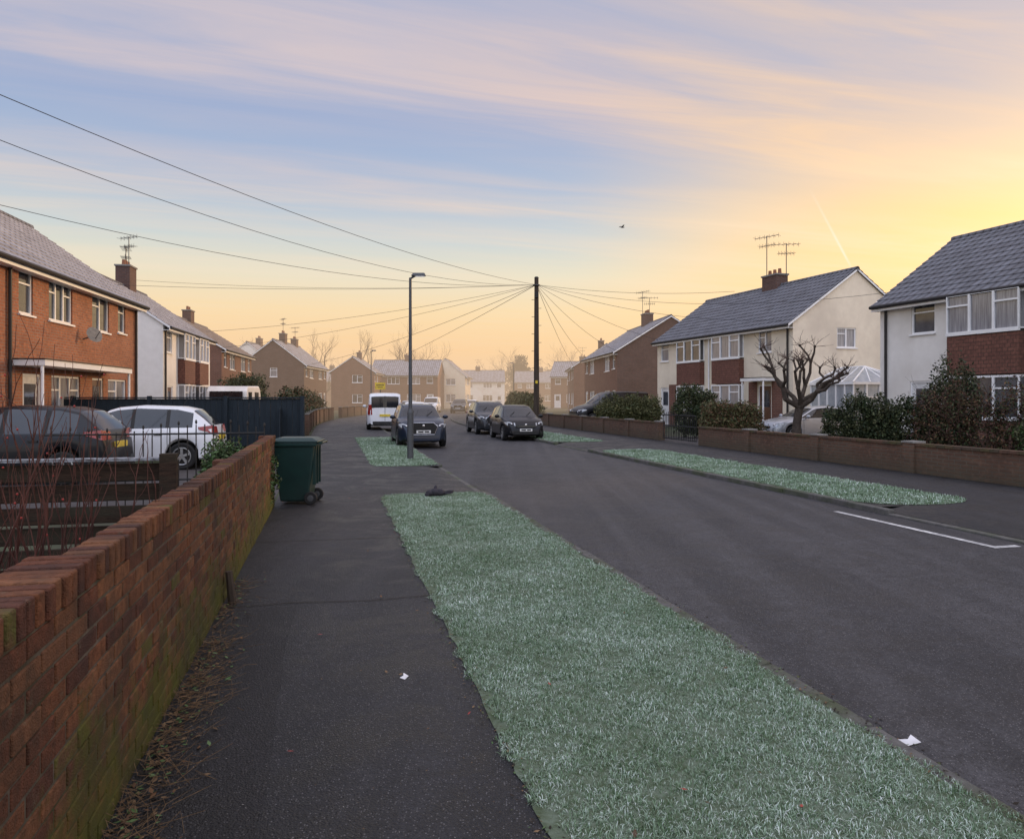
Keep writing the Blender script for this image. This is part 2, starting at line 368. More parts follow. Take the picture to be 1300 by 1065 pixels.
grass('grass_verge',[(.92,2.62,18.4,32,2600,1.7)],.027,.0026,[(18.4,.5),(32,.5)])
grass('grass_verge',[(8.06,10.15,9.9,22.6,2800,1.6)],.027,.0026,[(9.9,.85),(22.6,.85)])
grass('grass_verge',[(8.06,10.15,27,41,1000,2.2)],.027,.0026,[(27,.6),(41,.6)])
# ---------------------------------------------------------------- near brick wall
W=Obj('brick_wall')
d=Vector((-sn,cs,0)); nU=Vector((cs,sn,0))
UO=-.84
V0,V1=.4,12.15
def bmat(z,v):
    if R.random()<.06: return 'wall_brick_mossy'
    return 'wall_brick_'+R.choice('aabbccdee')
W.obox('mortar','mortar',(0,0,0),d,nU,V0+.01,3.1,UO-.205,UO-.006,-.05,1.068)
W.obox('mortar','mortar',(0,0,0),d,nU,3.1,V1-.01,UO-.095,UO-.006,-.05,1.068)
for c in range(13):
    z=c*.075; off=.1125 if c%2 else 0
    v=V0-off
    while v<V1:
        a=max(v,V0); b=min(v+.213,V1)
        if b-a>.03:
            j=R.uniform(-.003,.003); jz=R.uniform(-.002,.002)
            W.obox('bricks',bmat(z,v),(0,0,0),d,nU,a+R.uniform(0,.003),b-R.uniform(0,.003),UO-.1+j,UO+j,z+jz,z+.063+jz)
            if v<3: W.obox('bricks',bmat(z,v),(0,0,0),d,nU,a,b,UO-.212,UO-.15,z,z+.065)
        v+=.225
v=V0
while v<V1-.03:
    j=R.uniform(-.005,.005); jz=R.uniform(-.005,.004); w=UO-.222 if v<3.08 else UO-.125
    m='wall_brick_mossy' if R.random()<.12 else 'wall_brick_'+R.choice('abbcdde')
    W.obox('coping',m,(0,0,0),d,nU,v,v+.061,w+j,UO+.008+j,.975+jz,1.078+jz); v+=.0745
for pv in (7.4,11.93):
    for c in range(13): W.obox('bricks',bmat(c*.075,pv),(0,0,0),d,nU,pv,pv+.215,UO-.215,UO-.102,c*.075,c*.075+.065)
    W.obox('mortar','mortar',(0,0,0),d,nU,pv+.01,pv+.205,UO-.205,UO-.098,-.05,1.0)
    W.obox('coping','wall_brick_b',(0,0,0),d,nU,pv,pv+.215,UO-.22,UO-.128,.975,1.075)
W.finish(bevel={'bricks':.005,'coping':.008})
T=Obj('wooden_stub_post',S(-.77,6.45)); T.cyl('post','pole_wood',(0,0,-.02),(-.03,0,.26),.035,.03,8); T.finish()
def scatter(name,n,fn,mats,size,flat=.25):
    o=Obj(name)
    for i in range(n):
        x,y,z=fn(); a=R.uniform(0,6.28); s_=size*R.uniform(.5,1.4)
        U=Vector((math.cos(a),math.sin(a),R.uniform(-flat,flat)));N_=Vector((-math.sin(a),math.cos(a),R.uniform(-flat,flat)))
        p=Vector((x,y,z+.007)); up=Vector((0,0,R.uniform(0,.35)*s_))
        o.add('leaves',R.choice(mats),[p-U*s_,p-N_*s_*.45+up*.4,p+U*s_+up,p+N_*s_*.45+up*.4],[(0,1,2,3)])
    return o
def wf():
    v=R.choice([R.uniform(2.6,7.2),R.uniform(3,5.5)]); q=S(UO+.02+abs(R.gauss(0,.11)),v); return q.x,q.y,R.uniform(0,.02)
o=scatter('leaf_litter',620,wf,['leaf_brown','straw','soil','leaf_green'],.018)
for i in range(620):
    x,y,z=wf(); a=R.uniform(0,6.28); l=R.uniform(.05,.17)
    o.cyl('stems','straw',(x,y,z+.01),(x+l*math.cos(a),y+l*math.sin(a),z+R.uniform(.005,.06)),.0014,.0008,4,False)
o.finish()
def pf():
    q=S(R.uniform(-.8,2.6),R.uniform(2.5,14)); return q.x,q.y,.008
scatter('fallen_leaves',50,pf,['leaf_brown','straw','leaf_brown','berry'],.018).finish()
def rf():
    q=S(R.uniform(-.78,.85),R.uniform(2.3,10)); return q.x,q.y,-.001
scatter('path_debris',900,rf,['straw','soil','concrete'],.0045).finish()
def kf():
    q=S(2.68+abs(R.gauss(0,.07)),R.uniform(1.5,15)); return q.x,q.y,-.085
scatter('gutter_debris',1100,kf,['leaf_brown','soil','soil','leaf_green','leaf_hedge','soil'],.014).finish()
def ef():
    q=S(.80+R.gauss(0,.035),R.uniform(1.5,13)); return q.x,q.y,0
scatter('edge_debris',1100,ef,['straw','soil','leaf_green','soil','soil','leaf_hedge'],.010).finish()
def ef2():
    q=S(2.6+R.gauss(0,.035),R.uniform(1.5,13)); return q.x,q.y,.006
scatter('edge_debris',1000,ef2,['leaf_hedge','soil','leaf_green','soil','straw'],.010).finish()
for (u,v,z,s_,zr) in ((2.83,3.25,-.078,.045,.3),(.42,4.5,.003,.025,1.2)):
    P=Obj('paper_litter',S(u,v,z),zr*57); P.add('sheet','paper',[(-s_,-s_*.7,0),(s_,-s_*.6,.004),(s_*.8,s_*.7,.02),(-s_*.1,s_*.2,.012),(-s_,s_*.7,.006)],[(0,1,3),(1,2,3),(0,3,4)]); P.finish()
# ---------------------------------------------------------------- wheelie bin
B=Obj('wheelie_bin',S(-.50,12.45),4)
def taper(o,part,mat,b0,b1):
    (x0,x1,y0,y1,z0),(X0,X1,Y0,Y1,Z1)=b0,b1
    vs=[(x0,y0,z0),(x1,y0,z0),(x1,y1,z0),(x0,y1,z0),(X0,Y0,Z1),(X1,Y0,Z1),(X1,Y1,Z1),(X0,Y1,Z1)]
    o.add(part,mat,vs,[(0,1,2,3),(4,5,6,7),(0,1,5,4),(1,2,6,5),(2,3,7,6),(3,0,4,7)])
taper(B,'body','bin_green',(-.24,.20,-.22,.22,.04),(-.34,.30,-.28,.28,.92))
taper(B,'rim','bin_green',(-.37,.33,-.305,.305,.90),(-.375,.335,-.31,.31,.955))
taper(B,'lid','bin_green',(-.39,.36,-.315,.315,.96),(-.385,.35,-.31,.31,.99))
taper(B,'lid','bin_green',(-.36,.33,-.29,.29,.99),(-.27,.25,-.22,.22,1.03))
B.cyl('handle','bin_green',(.40,-.22,.955),(.40,.22,.955),.018,n=8)
for y in (-.22,.22): B.box('handle','bin_green',.33,.41,y-.02,y+.02,.93,.975)
for y in (-.2,0,.2): B.box('ribs','bin_green',.26,.31,y-.012,y+.012,.3,.9)
B.box('ribs','bin_green',-.345,-.315,-.2,.2,.80,.84)
for y in (-.27,.27):
    B.lathe_y('wheels','rubber',(.24,y,.10),[(.0,.03),(.05,.03),(.09,.032),(.1,.02),(.1,-.02),(.09,-.032),(.0,-.03)],20)
    B.lathe_y('hubs','metal_grey',(.24,y,.10),[(0,.036),(.045,.034),(.05,.03)],12); B.lathe_y('hubs','metal_grey',(.24,y,.10),[(0,-.036),(.045,-.034),(.05,-.03)],12)
B.cyl('axle','rubber',(.24,-.26,.1),(.24,.26,.1),.012)
B.finish(bevel={'body':.03,'lid':.012,'rim':.01},smooth=('wheels','handle'))
# ---------------------------------------------------------------- street lamp
def lamp(loc,h,rot=0):
    L=Obj('street_lamp',loc,rot)
    L.cyl('base','metal_grey',(0,0,-.05),(0,0,1.25),.085,.085,16); L.cyl('base','metal_grey',(0,0,1.25),(0,0,1.36),.085,.055,16)
    L.cyl('column','metal_grey',(0,0,1.36),(0,0,h-.08),.052,.038,14)
    L.box('access_door','metal_grey',-.04,.04,-.092,-.084,.5,.95)
    L.cyl('bracket','metal_grey',(0,0,h-.1),(.16,0,h-.01),.028,.028,10)
    taper(L,'lantern','metal_grey',(.02,.42,-.085,.085,h-.03),(.08,.38,-.05,.05,h+.05))
    L.box('lens','light_clear',.12,.38,-.06,.06,h-.045,-.032+h)
    L.finish(bevel={'lantern':.015},smooth=('column','base'))
lamp((-2.73,20.4,0),4.95)
lamp((-11.5,62,0),5.5); lamp((.2,84,0),5.5,180)
# ---------------------------------------------------------------- telegraph pole and wires
PX,PY=1.29,40.0
P=Obj('telegraph_pole',(PX,PY,0)); P.cyl('pole','pole_wood',(0,0,-.2),(0,0,7.95),.16,.11,16)
P.cyl('pole_cap','gutter_dark',(0,0,7.95),(0,0,8.02),.13,.08,12)
for i in range(9):
    z=3.2+i*.45; s_=1 if i%2 else -1; P.cyl('step_irons','metal_grey',(0,0,z),(s_*.26,0,z+.01),.012,n=6)
P.cyl('ring_head','metal_grey',(0,0,7.55),(0,0,7.6),.2,.2,16); P.box('junction_box','plastic_black',-.09,.09,-.22,-.11,6.9,7.2)
P.box('notice','sign_yellow',-.06,.06,-.165,-.155,2.4,2.55)
P.finish(smooth=('pole',))
Wr=Obj('overhead_wires')
def wire(a,b,sag,r=.014,n=18):
    a=Vector(a);b=Vector(b); pr=None
    for i in range(n+1):
        t=i/n; p=a.lerp(b,t); p.z-=4*sag*t*(1-t)
        if pr: Wr.cyl('wires','wire',pr,p,r*.62,n=5,cap=False)
        pr=p
T0=(PX,PY,7.6)
for b,sg,r in (((-10,12,7.25),.55,.014),((-10.6,14,6.85),.9,.013),((-13,16.5,6.3),.75,.013),
      ((-20.5,37,7.2),.25,.014),((-17.3,43,5.4),.35,.014),((-19.5,50,4.9),.4,.014),((-20.6,76,4.9),.5,.02),
      ((-18.8,98,5.0),.3,.022),((11.0,37.5,6.9),.25,.014),((12.0,33.8,5.1),.55,.014),((8.8,44.8,5.0),.3,.014),((7.4,54,5.0),.4,.016),((6.5,66,5.0),.4,.018),((15.9,24,5.6),1.0,.012),((6.5,80,5.0),.4,.02),
      ((-20.4,41,8.0),.3,.012)):
    wire(T0,b,sg,r)
Wr.finish()
# ---------------------------------------------------------------- houses
def wallgrid(o,part,matf,O,U,N,L,H,ops,dep=.1):
    O=Vector(O);U=Vector(U);N=Vector(N)
    xs=sorted({0,L,*[a for q in ops for a in q[:2]]}); zs=sorted({0,H,*[a for q in ops for a in q[2:4]]})
    for x0,x1 in zip(xs,xs[1:]):
        for z0,z1 in zip(zs,zs[1:]):
            xm,zm=(x0+x1)/2,(z0+z1)/2
            if any(q[0]<xm<q[1] and q[2]<zm<q[3] for q in ops): continue
            o.quad(part,matf,O+U*x0+Z*z0,O+U*x1+Z*z0,O+U*x1+Z*z1,O+U*x0+Z*z1)
    for q in ops:
        x0,x1,z0,z1=q[:4]; A=[O+U*x0+Z*z0,O+U*x1+Z*z0,O+U*x1+Z*z1,O+U*x0+Z*z1]; Bq=[p+N*dep for p in A]
        for i in range(4): o.quad(part,matf,A[i],A[(i+1)%4],Bq[(i+1)%4],Bq[i])
def window(o,O,U,N,x0,x1,z0,z1,n=2,top=True,net=None,fr='frame_white'):
    g='window_glass_net' if (R.random()<.5 if net is None else net) else 'window_glass'
    o.obox('window_glass',g,O,U,N,x0+.02,x1-.02,.085,.095,z0+.02,z1-.02)
    f=.055
    a=(O,U,N)
    o.obox('window_frames',fr,*a,x0,x0+f,.04,.082,z0,z1); o.obox('window_frames',fr,*a,x1-f,x1,.04,.082,z0,z1)
    o.obox('window_frames',fr,*a,x0+f,x1-f,.04,.082,z1-f,z1); o.obox('window_frames',fr,*a,x0+f,x1-f,.04,.082,z0,z0+f)
    for i in range(1,n):
        xm=x0+(x1-x0)*i/n; o.obox('window_frames',fr,*a,xm-.035,xm+.035,.045,.082,z0+f,z1-f)
    if top:
        zm=z0+(z1-z0)*.7; w=(x1-x0)/n
        for i in range(n):
            if i%2==0: o.obox('window_frames',fr,*a,x0+w*i+.05,x0+w*(i+1)-.05,.05,.08,zm-.022,zm+.022)
    o.obox('window_sills',fr,*a,x0-.05,x1+.05,-.06,.04,z0-.05,z0-.003)
def house(name,loc,rot,L,D,E,Rg,wm,rm,ops=(),bays=(),g0=(),g1=(),chim=(),canopy=(),panels=(),pipes=(),aer=(),gm=None,dish=(),fascia='frame_white',extra=None):
    o=Obj(name,(loc[0],loc[1],0),rot); gm=gm or wm
    F=((0,0,0),(1,0,0),(0,1,0)); G0=((0,0,0),(0,1,0),(1,0,0)); G1=((L,0,0),(0,1,0),(-1,0,0))
    for fr,mt,ln,oo in ((F,wm,L,ops),(G0,gm,D,g0),(G1,gm,D,g1)):
        wallgrid(o,'walls',mt,*fr,ln,E,oo)
        for q in oo:
            if q[4]=='w': window(o,*fr,*q[:4],n=q[5] if len(q)>5 else 2)
            else:
                x0,x1,z0,z1=q[:4]; dm=q[5] if len(q)>5 and isinstance(q[5],str) else 'door_white'
                o.obox('door_frame','frame_white',*fr,x0,x0+.06,.03,.09,z0,z1);o.obox('door_frame','frame_white',*fr,x1-.06,x1,.03,.09,z0,z1)
                o.obox('door_frame','frame_white',*fr,x0+.06,x1-.06,.03,.09,z1-.06,z1)
                o.obox('door',dm,*fr,x0+.06,x1-.06,.06,.1,z0,z1-.06)
                o.obox('door_glazing','window_glass',*fr,x0+.2,x1-.2,.052,.058,z0+1.1,z1-.25)
                o.obox('door_step','concrete',*fr,x0-.1,x1+.1,-.3,-.003,0,.12)
    o.quad('walls',wm,(0,D,0),(L,D,0),(L,D,E),(0,D,E))
    for x in (0,L): o.quad('walls',gm,(x,0,E),(x,D,E),(x,D/2,Rg))
    pt=(Rg-E)/(D/2); ov=.32; gx=.12
    n=max(8,int(math.hypot(D/2+ov,(D/2+ov)*pt)/.33))
    for sd in (0,1):
        f=(lambda y: y) if sd==0 else (lambda y: D-y)
        for k in range(n):
            y0=-ov+(D/2+ov)*k/n; y1=-ov+(D/2+ov)*(k+1)/n
            za=E+.10+pt*y0+.035; zb=E+.10+pt*y1
            o.quad('roof',rm,(-gx,f(y0),za),(L+gx,f(y0),za),(L+gx,f(y1),zb),(-gx,f(y1),zb))
            o.quad('roof',rm,(-gx,f(y0),za-.04),(L+gx,f(y0),za-.04),(L+gx,f(y0),za),(-gx,f(y0),za))
        ya,yb=sorted((f(-ov+.02),f(-ov+.045)))
        ze=E-ov*pt+.09
        o.box('fascia',fascia,-.1,L+.1,ya,yb,ze-.17,ze-.005)
        ya,yb=sorted((f(-ov+.05),f(-.003))); o.box('soffit',fascia,-.1,L+.1,ya,yb,ze-.16,ze-.14)
        o.cyl('gutter','gutter_dark',(-.1,f(-ov-.04),ze-.03),(L+.1,f(-ov-.04),ze-.03),.06,n=8)
        for x in (-gx+.01,L+gx-.035):
            A=[(x,f(-ov),E+.1-ov*pt-.1),(x,f(D/2),Rg-.01),(x,f(D/2),Rg+.075),(x,f(-ov),E+.1-ov*pt+.01)]
            Bq=[(p[0]+.025,p[1],p[2]) for p in A]; o.add('bargeboard',fascia,A+Bq,[(0,1,2,3),(4,5,6,7),(0,1,5,4),(2,3,7,6),(1,2,6,5),(0,3,7,4)])
    x=-gx
    while x<L+gx-.05:
        x2=min(x+.44,L+gx); o.cyl('ridge_tiles','roof_tile_grey',(x,D/2,Rg+.07),(x2-.01,D/2,Rg+.07),.11,n=8); x=x2
    for b in bays:
        x0,x1,pj,lv=b
        for (z0,z1,k) in lv:
            if k=='w':
                o.box('bay_glass','window_glass' if R.random()<.5 else 'window_glass_net',x0+.04,x1-.04,-pj+.04,-.0,z0+.02,z1-.02)
                a=((0,-pj-.01,0),(1,0,0),(0,1,0))
                nb=3
                for i in range(nb+1):
                    xm=x0+(x1-x0)*i/nb; w=.035; o.obox('bay_frames','frame_white',*a,max(x0,xm-w),min(x1,xm+w),0,.06,z0,z1)
                o.obox('bay_frames','frame_white',*a,x0+.001,x1-.001,-.02,.062,z0-.06,z0+.05); o.obox('bay_frames','frame_white',*a,x0+.001,x1-.001,.002,.063,z1-.06,z1)
                for i in (0,2): 
                    xa=x0+(x1-x0)*i/nb+.04; xb=x0+(x1-x0)*(i+1)/nb-.04; o.obox('bay_frames','frame_white',*a,xa,xb,.008,.055,z0+(z1-z0)*.68,z0+(z1-z0)*.68+.05)
                for xs in (x0,x1-.05):
                    o.box('bay_frames','frame_white',xs,xs+.05,-pj+.05,-.06,z0,z0+.05); o.box('bay_frames','frame_white',xs,xs+.05,-pj+.05,-.06,z1-.06,z1)
                    o.box('bay_frames','frame_white',xs,xs+.05,-.055,-.003,z0,z1)
            else: o.box('bay_panel',k,x0+.01,x1-.01,-pj+.01,-.003,z0,z1)
    for (x,y,w,dd,zt,np_) in chim:
        o.box('chimney','brick_brown',x-w/2,x+w/2,y-dd/2,y+dd/2,Rg-.8,zt); o.box('chimney_cap','concrete',x-w/2-.05,x+w/2+.05,y-dd/2-.05,y+dd/2+.05,zt,zt+.08)
        for i in range(np_):
            xx=x-w/2+w*(i+.5)/np_; o.cyl('chimney_pots','pot_clay',(xx,y,zt+.08),(xx,y,zt+.36),.10,.08,10)
    for (x,y,z0,z1,ang) in aer:
        o.cyl('tv_aerial','metal_grey',(x,y,z0),(x,y,z1),.022,n=6); c_,s_=math.cos(ang),math.sin(ang)
        for zz,hl in ((z1-.08,.65),(z1-.55,.4)):
            o.cyl('tv_aerial','metal_grey',(x-c_*hl,y-s_*hl,zz),(x+c_*hl,y+s_*hl,zz+.05),.014,n=5)
            for k in range(6):
                t=-hl+2*hl*k/5; p=Vector((x+c_*t,y+s_*t,zz+.03)); q=Vector((-s_,c_,0))*.24; o.cyl('tv_aerial','metal_grey',p-q,p+q,.009,n=4)
                o.cyl('tv_aerial','metal_grey',p-Z*.12,p+Z*.12,.008,n=4)
    for (x0,x1,z,pj,mt) in canopy:
        o.box('canopy',mt,x0,x1,-pj,-.003,z,z+.14); o.box('canopy_felt','gutter_dark',x0-.02,x1+.02,-pj-.02,-.003,z+.143,z+.17)
        for xx in (x0+.05,x1-.05): o.cyl('canopy_posts','frame_white',(xx,-pj+.08,0),(xx,-pj+.08,z),.04,n=8)
    for (x0,x1,z0,z1,mt) in panels: o.box('wall_panel',mt,x0,x1,-.025,-.003,z0,z1)
    for (x,mt) in pipes: o.cyl('drainpipe',mt,(x,-.06,0),(x,-.06,E-.25),.045,n=8)
    for (x,z) in dish:
        o.cyl('satellite_dish','metal_grey',(x,-.03,z-.1),(x,-.3,z),.018,n=6)
        c=Vector((x,-.32,z+.02)); n_=Vector((-.55,-.75,.35)).normalized(); o.cyl('satellite_dish','concrete',c,c+n_*.05,.07,.24,18,True); o.cyl('satellite_dish','metal_grey',c+n_*.05-Z*.15,c+n_*.34,.010,n=5)
    if extra: extra(o)
    return o.finish(smooth=('chimney_pots','gutter','drainpipe'))
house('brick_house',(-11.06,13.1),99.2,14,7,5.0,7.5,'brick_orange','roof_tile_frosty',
  ops=[(1.5,3.4,3.7,4.78,'w',3),(5.3,6.05,3.7,4.78,'w',1),(6.95,8.45,3.7,4.78,'w',3),(9.9,11.3,3.7,4.78,'w',2),(12.1,12.8,3.8,4.78,'w',1),
   (5.5,6.5,.12,2.25,'d','door_white'),(7.1,9.0,.95,2.25,'w',3),(9.9,10.8,.12,2.25,'d','door_dark'),(11.2,12.9,.95,2.25,'w',2),(1.5,3.4,.95,2.25,'w',3)],
  g1=[(2.5,3.4,3.8,4.7,'w',1)],canopy=[(4.9,11.1,2.42,.75,'frame_white')],pipes=[(4.75,'gutter_dark'),(13.75,'gutter_dark')],
  dish=[(9.1,3.45)],chim=[(5.6,3.5,.9,.6,8.3,2)])
house('white_house',(-15.8,34.4),99.9,9.6,7,5.0,7.4,'render_white','roof_tile_frosty',
  ops=[(.6,1.5,3.75,4.75,'w',1),(.7,1.6,.12,2.2,'d','door_dark'),(8.6,9.3,3.75,4.75,'w',1)],
  bays=[(2.5,4.6,.35,[(3.55,4.8,'w'),(2.35,3.5,'brick_tile_hung'),(1.0,2.3,'w'),(0,.95,'brick_red')]),(5.6,7.7,.35,[(3.55,4.8,'w'),(2.35,3.5,'brick_tile_hung'),(1.0,2.3,'w'),(0,.95,'brick_red')])],
  g0=[(3.5,4.4,.9,2.0,'w',1)],pipes=[(.2,'gutter_dark')],chim=[(6.3,3.5,1.1,.7,8.5,3)],aer=[(6.1,3.3,8.4,10.1,.9),(6.6,3.6,8.4,9.6,.2)],
  panels=[(5.0,5.5,0,2.4,'brick_red')])
def consv(o):
    L=12.2
    def bx(*a): o.box('conservatory_frame','frame_white',*a)
    x0,x1,y0,y1,h=L+.003,L+2.6,.9,4.3,2.2
    o.box('conservatory_base','brick_red',x0,x1,y0,y1,0,.6)
    o.box('conservatory_glass','conservatory_glass',x0,x1-.03,y0+.03,y1-.03,.6,h)
    for i in range(6):
        y=y0+(y1-y0)*i/5; bx(x1-.028,x1+.03,max(y0,y-.04),min(y1,y+.04),.603,h)
    for i in range(5):
        x=x0+(x1-x0)*i/5
        for y in (y0-.01,y1-.03): bx(x,x+.07,y,y+.04,.603,h)
    bx(x0,x1+.05,y0-.05,y1+.05,h+.002,h+.1); bx(x1-.028,x1+.032,y0,y1,1.65,1.7)
    rx=[(x0,y0-.05,h+.1),(x1+.05,y0-.05,h+.1),(x1+.05,y1+.05,h+.1),(x0,y1+.05,h+.1),(x0,(y0+y1)/2,h+.8),(x1-1.2,(y0+y1)/2,h+.8)]
    o.add('conservatory_roof','conservatory_glass',rx,[(0,1,5,4),(1,2,5),(2,3,4,5)])
    for a,b in ((0,4),(1,5),(2,5),(4,5)): o.cyl('conservatory_frame','frame_white',rx[a],rx[b],.035,n=6)
    for t in (.25,.5,.75):
        a=Vector(rx[0]).lerp(Vector(rx[1]),t); b=Vector(rx[4]).lerp(Vector(rx[5]),t); o.cyl('conservatory_frame','frame_white',a,b,.025,n=5)
        a=Vector(rx[1]).lerp(Vector(rx[2]),t); o.cyl('conservatory_frame','frame_white',a,rx[5],.025,n=5)
bl=lambda b:[(3.6,4.8,'w'),(2.35,3.53,'brick_tile_hung'),(1.05,2.3,'w'),(0,.98,b)]
house('cream_house',(8.6,44.9),-72.3,12.2,6.8,5.0,7.4,'render_cream','roof_tile_grey',
  ops=[(.4,1.3,3.75,4.75,'w',1),(9.7,10.7,3.75,4.75,'w',2),(.4,1.35,.12,2.25,'d','door_white'),(9.7,10.7,.12,2.25,'d','door_dark')],
  bays=[(2.7,5.1,.3,bl('render_cream')),(6.2,8.6,.3,bl('render_cream'))],
  g1=[(2.35,3.4,3.9,4.8,'w',2),(5.4,6.1,1.0,2.1,'w',1)],chim=[(6.4,3.4,1.2,.7,8.0,3)],aer=[(6.0,3.2,7.9,10.2,.5),(7.2,3.5,7.9,9.6,1.3)],
  panels=[(9.0,9.65,0,2.4,'brick_red'),(10.75,11.5,0,2.4,'brick_red'),(1.4,2.4,0,2.4,'brick_red')],pipes=[(5.6,'frame_white'),(11.9,'gutter_dark')],
  canopy=[(9.3,11.0,2.42,.7,'frame_white')],gm='render_cream',extra=consv)
house('white_house',(12.9,26.6),-72.5,12.5,6.8,4.95,7.35,'render_white','roof_tile_grey',
  ops=[(1.35,2.3,3.75,4.75,'w',1),(1.3,2.3,.12,2.2,'d','door_white'),(9.8,10.8,3.75,4.75,'w',1),(9.8,10.8,.12,2.2,'d','door_white')],
  bays=[(3.1,5.5,.4,bl('brick_red')),(6.6,9.0,.4,bl('brick_red'))],
  g0=[(2.4,3.3,3.8,4.7,'w',1)],chim=[(6.2,3.4,1.2,.7,8.1,3)],pipes=[(.3,'gutter_dark'),(6.05,'gutter_dark')])
def std(L,b=None,h=0):
    o=[]
    for s_ in (0,1):
        f=(lambda x:x) if s_==0 else (lambda x:L-x)
        for (a,c,z0,z1,k,n) in ((.7,1.6,3.75+h,4.7+h,'w',1),(2.6,min(4.4,L/2-.2),3.65+h,4.75+h,'w',3),(.6,1.6,.12,2.2,'d','door_white'),(2.5,min(4.5,L/2-.2),.95,2.2,'w',3)):
            x0,x1=sorted((f(a),f(c)))
            o.append((x0,x1,z0,z1,k,n))
    return o
house('brick_house',(6.4,67),-85.2,13,7.8,5.0,7.45,'brick_red','roof_tile_frosty',ops=std(13),chim=[(6.5,3.9,1.1,.7,8.3,3)],aer=[(6.2,3.6,8.2,10.2,.6),(7.2,3.9,8.2,9.6,1.5)],gm='brick_brown')
house('brick_house',(-19.5,51),99,11,7,5.0,7.2,'brick_red','roof_tile_brown',ops=std(11),chim=[(5.5,3.5,1,.6,8,2)])
house('white_house',(-28.2,90),92,10,6.4,5.6,8.2,'render_white','roof_tile_frosty',ops=std(10),g0=[(2.4,4,3.8,4.8,'w',2)],chim=[(5,3.2,1,.6,9,2)])
house('brick_house',(-20.4,74.5),93,11.5,6.0,4.95,7.3,'brick_brown','roof_tile_frosty',ops=std(11.5),g0=[(2.6,3.3,3.7,4.6,'w',1),(1.5,2.5,1,2.1,'w',2)],chim=[(4,3,1,.6,8.2,2),(9,3,1,.6,8.0,2)],aer=[(4,3,8.2,9.8,.5),(9.3,3,8,9.4,.9)])
house('brick_house',(-17.8,98),92,8,5.5,5.0,6.9,'brick_red','roof_tile_frosty',ops=std(8)[:4],g0=[(1.5,2.8,3.6,4.6,'w',2),(1.5,2.8,1,2.1,'w',2)],chim=[(5,2.7,.9,.6,7.7,2)])
house('brick_house',(-20.8,111),-3,10,7,5.0,7.2,'brick_red','roof_tile_frosty',ops=std(10),chim=[(5,3.5,.9,.6,8,2)])
house('cream_house',(-7.2,117),88,9,6.2,5.0,7.6,'render_cream','roof_tile_frosty',ops=std(9),g0=[(1.5,3,3.6,4.6,'w',2),(1.5,3,1,2.2,'w',2)])
for i,(x,y,r,l,w) in enumerate([(-12.5,156,3,11,'render_white'),(.5,162,-4,11,'brick_red'),(-27,166,2,12,'brick_red'),(12.2,168,-12,9,'render_cream'),(-42,150,8,12,'brick_red'),(30,140,-35,12,'render_cream'),(6,118,-14,9,'brick_red')]):
    house('brick_house' if 'brick' in w else 'rendered_house',(x,y),r,l,7,5.0,7.3,w,'roof_tile_frosty',ops=std(l),chim=[(l/2,3.5,1,.6,8.1,2)],aer=[(l/2,3.2,8,9.6,.5)])
house('brick_house',(6.8,93),-91,12,7,5.0,7.3,'brick_red','roof_tile_brown',ops=std(12),g1=[(2.6,3.6,3.7,4.6,'w',2)],chim=[(6,3.5,1,.6,8.1,2)])
# ---------------------------------------------------------------- vehicles
KD={
'hatch':dict(L=4.05,W=.87,top=[(0,.55),(.03,.80),(.09,1.0),(.28,1.20),(.5,1.37),(.85,1.45),(1.7,1.48),(2.15,1.44),(2.35,1.38),(3.0,1.0),(3.3,.96),(3.7,.88),(3.9,.78),(4.0,.64),(4.05,.48)],
  belt=[(.09,.97),(1.5,.95),(3.0,.93)],c=(.09,3.0),wt=[(.09,.74),(.5,.65),(.85,.62),(2.3,.61),(3.0,.76)],rg=(.10,.5),wg=(2.35,2.98),sg=[(.5,1.0),(1.08,1.75),(1.83,2.9)],wx=(.72,3.3),rw=.31,door=[1.02,1.79,2.82]),
'suv':dict(L=4.35,W=.92,top=[(0,.62),(.04,.92),(.1,1.08),(.28,1.30),(.45,1.48),(.8,1.58),(1.8,1.6),(2.3,1.56),(2.5,1.5),(3.1,1.13),(3.5,1.08),(3.95,1.0),(4.2,.88),(4.3,.72),(4.35,.5)],
  belt=[(.1,1.05),(1.5,1.03),(3.1,1.04)],c=(.1,3.1),wt=[(.1,.78),(.5,.68),(.85,.66),(2.4,.65),(3.1,.80)],rg=(.11,.45),wg=(2.5,3.08),sg=[(.5,1.1),(1.18,1.85),(1.93,3.0)],wx=(.8,3.5),rw=.35,door=[1.12,1.89,2.95]),
'van':dict(L=4.4,W=.90,top=[(0,.6),(.02,1.1),(.06,1.66),(.2,1.80),(1.5,1.84),(2.4,1.80),(2.65,1.70),(3.35,1.16),(3.9,1.02),(4.25,.85),(4.35,.7),(4.4,.5)],
  belt=[(.02,1.02),(1.5,1.05),(3.35,1.08)],c=(.02,3.35),wt=[(.02,.82),(.2,.76),(2.4,.72),(3.35,.80)],rg=(.02,.06),wg=(2.65,3.32),sg=[(2.1,3.2)],wx=(.85,3.6),rw=.32,door=[2.05,3.15]),
'saloon':dict(L=4.35,W=.88,top=[(0,.6),(.05,.9),(.15,1.02),(.6,1.06),(.95,1.26),(1.3,1.38),(1.8,1.43),(2.35,1.38),(2.5,1.33),(3.2,.97),(3.6,.90),(4.1,.78),(4.28,.64),(4.35,.48)],
  belt=[(.6,.97),(1.5,.95),(3.2,.92)],c=(.6,3.2),wt=[(.6,.72),(1.3,.63),(1.8,.61),(2.4,.61),(3.2,.76)],rg=(.62,1.28),wg=(2.5,3.18),sg=[(1.0,1.3),(1.36,1.95),(2.03,3.1)],wx=(.85,3.5),rw=.31,door=[1.3,1.99,3.05])}
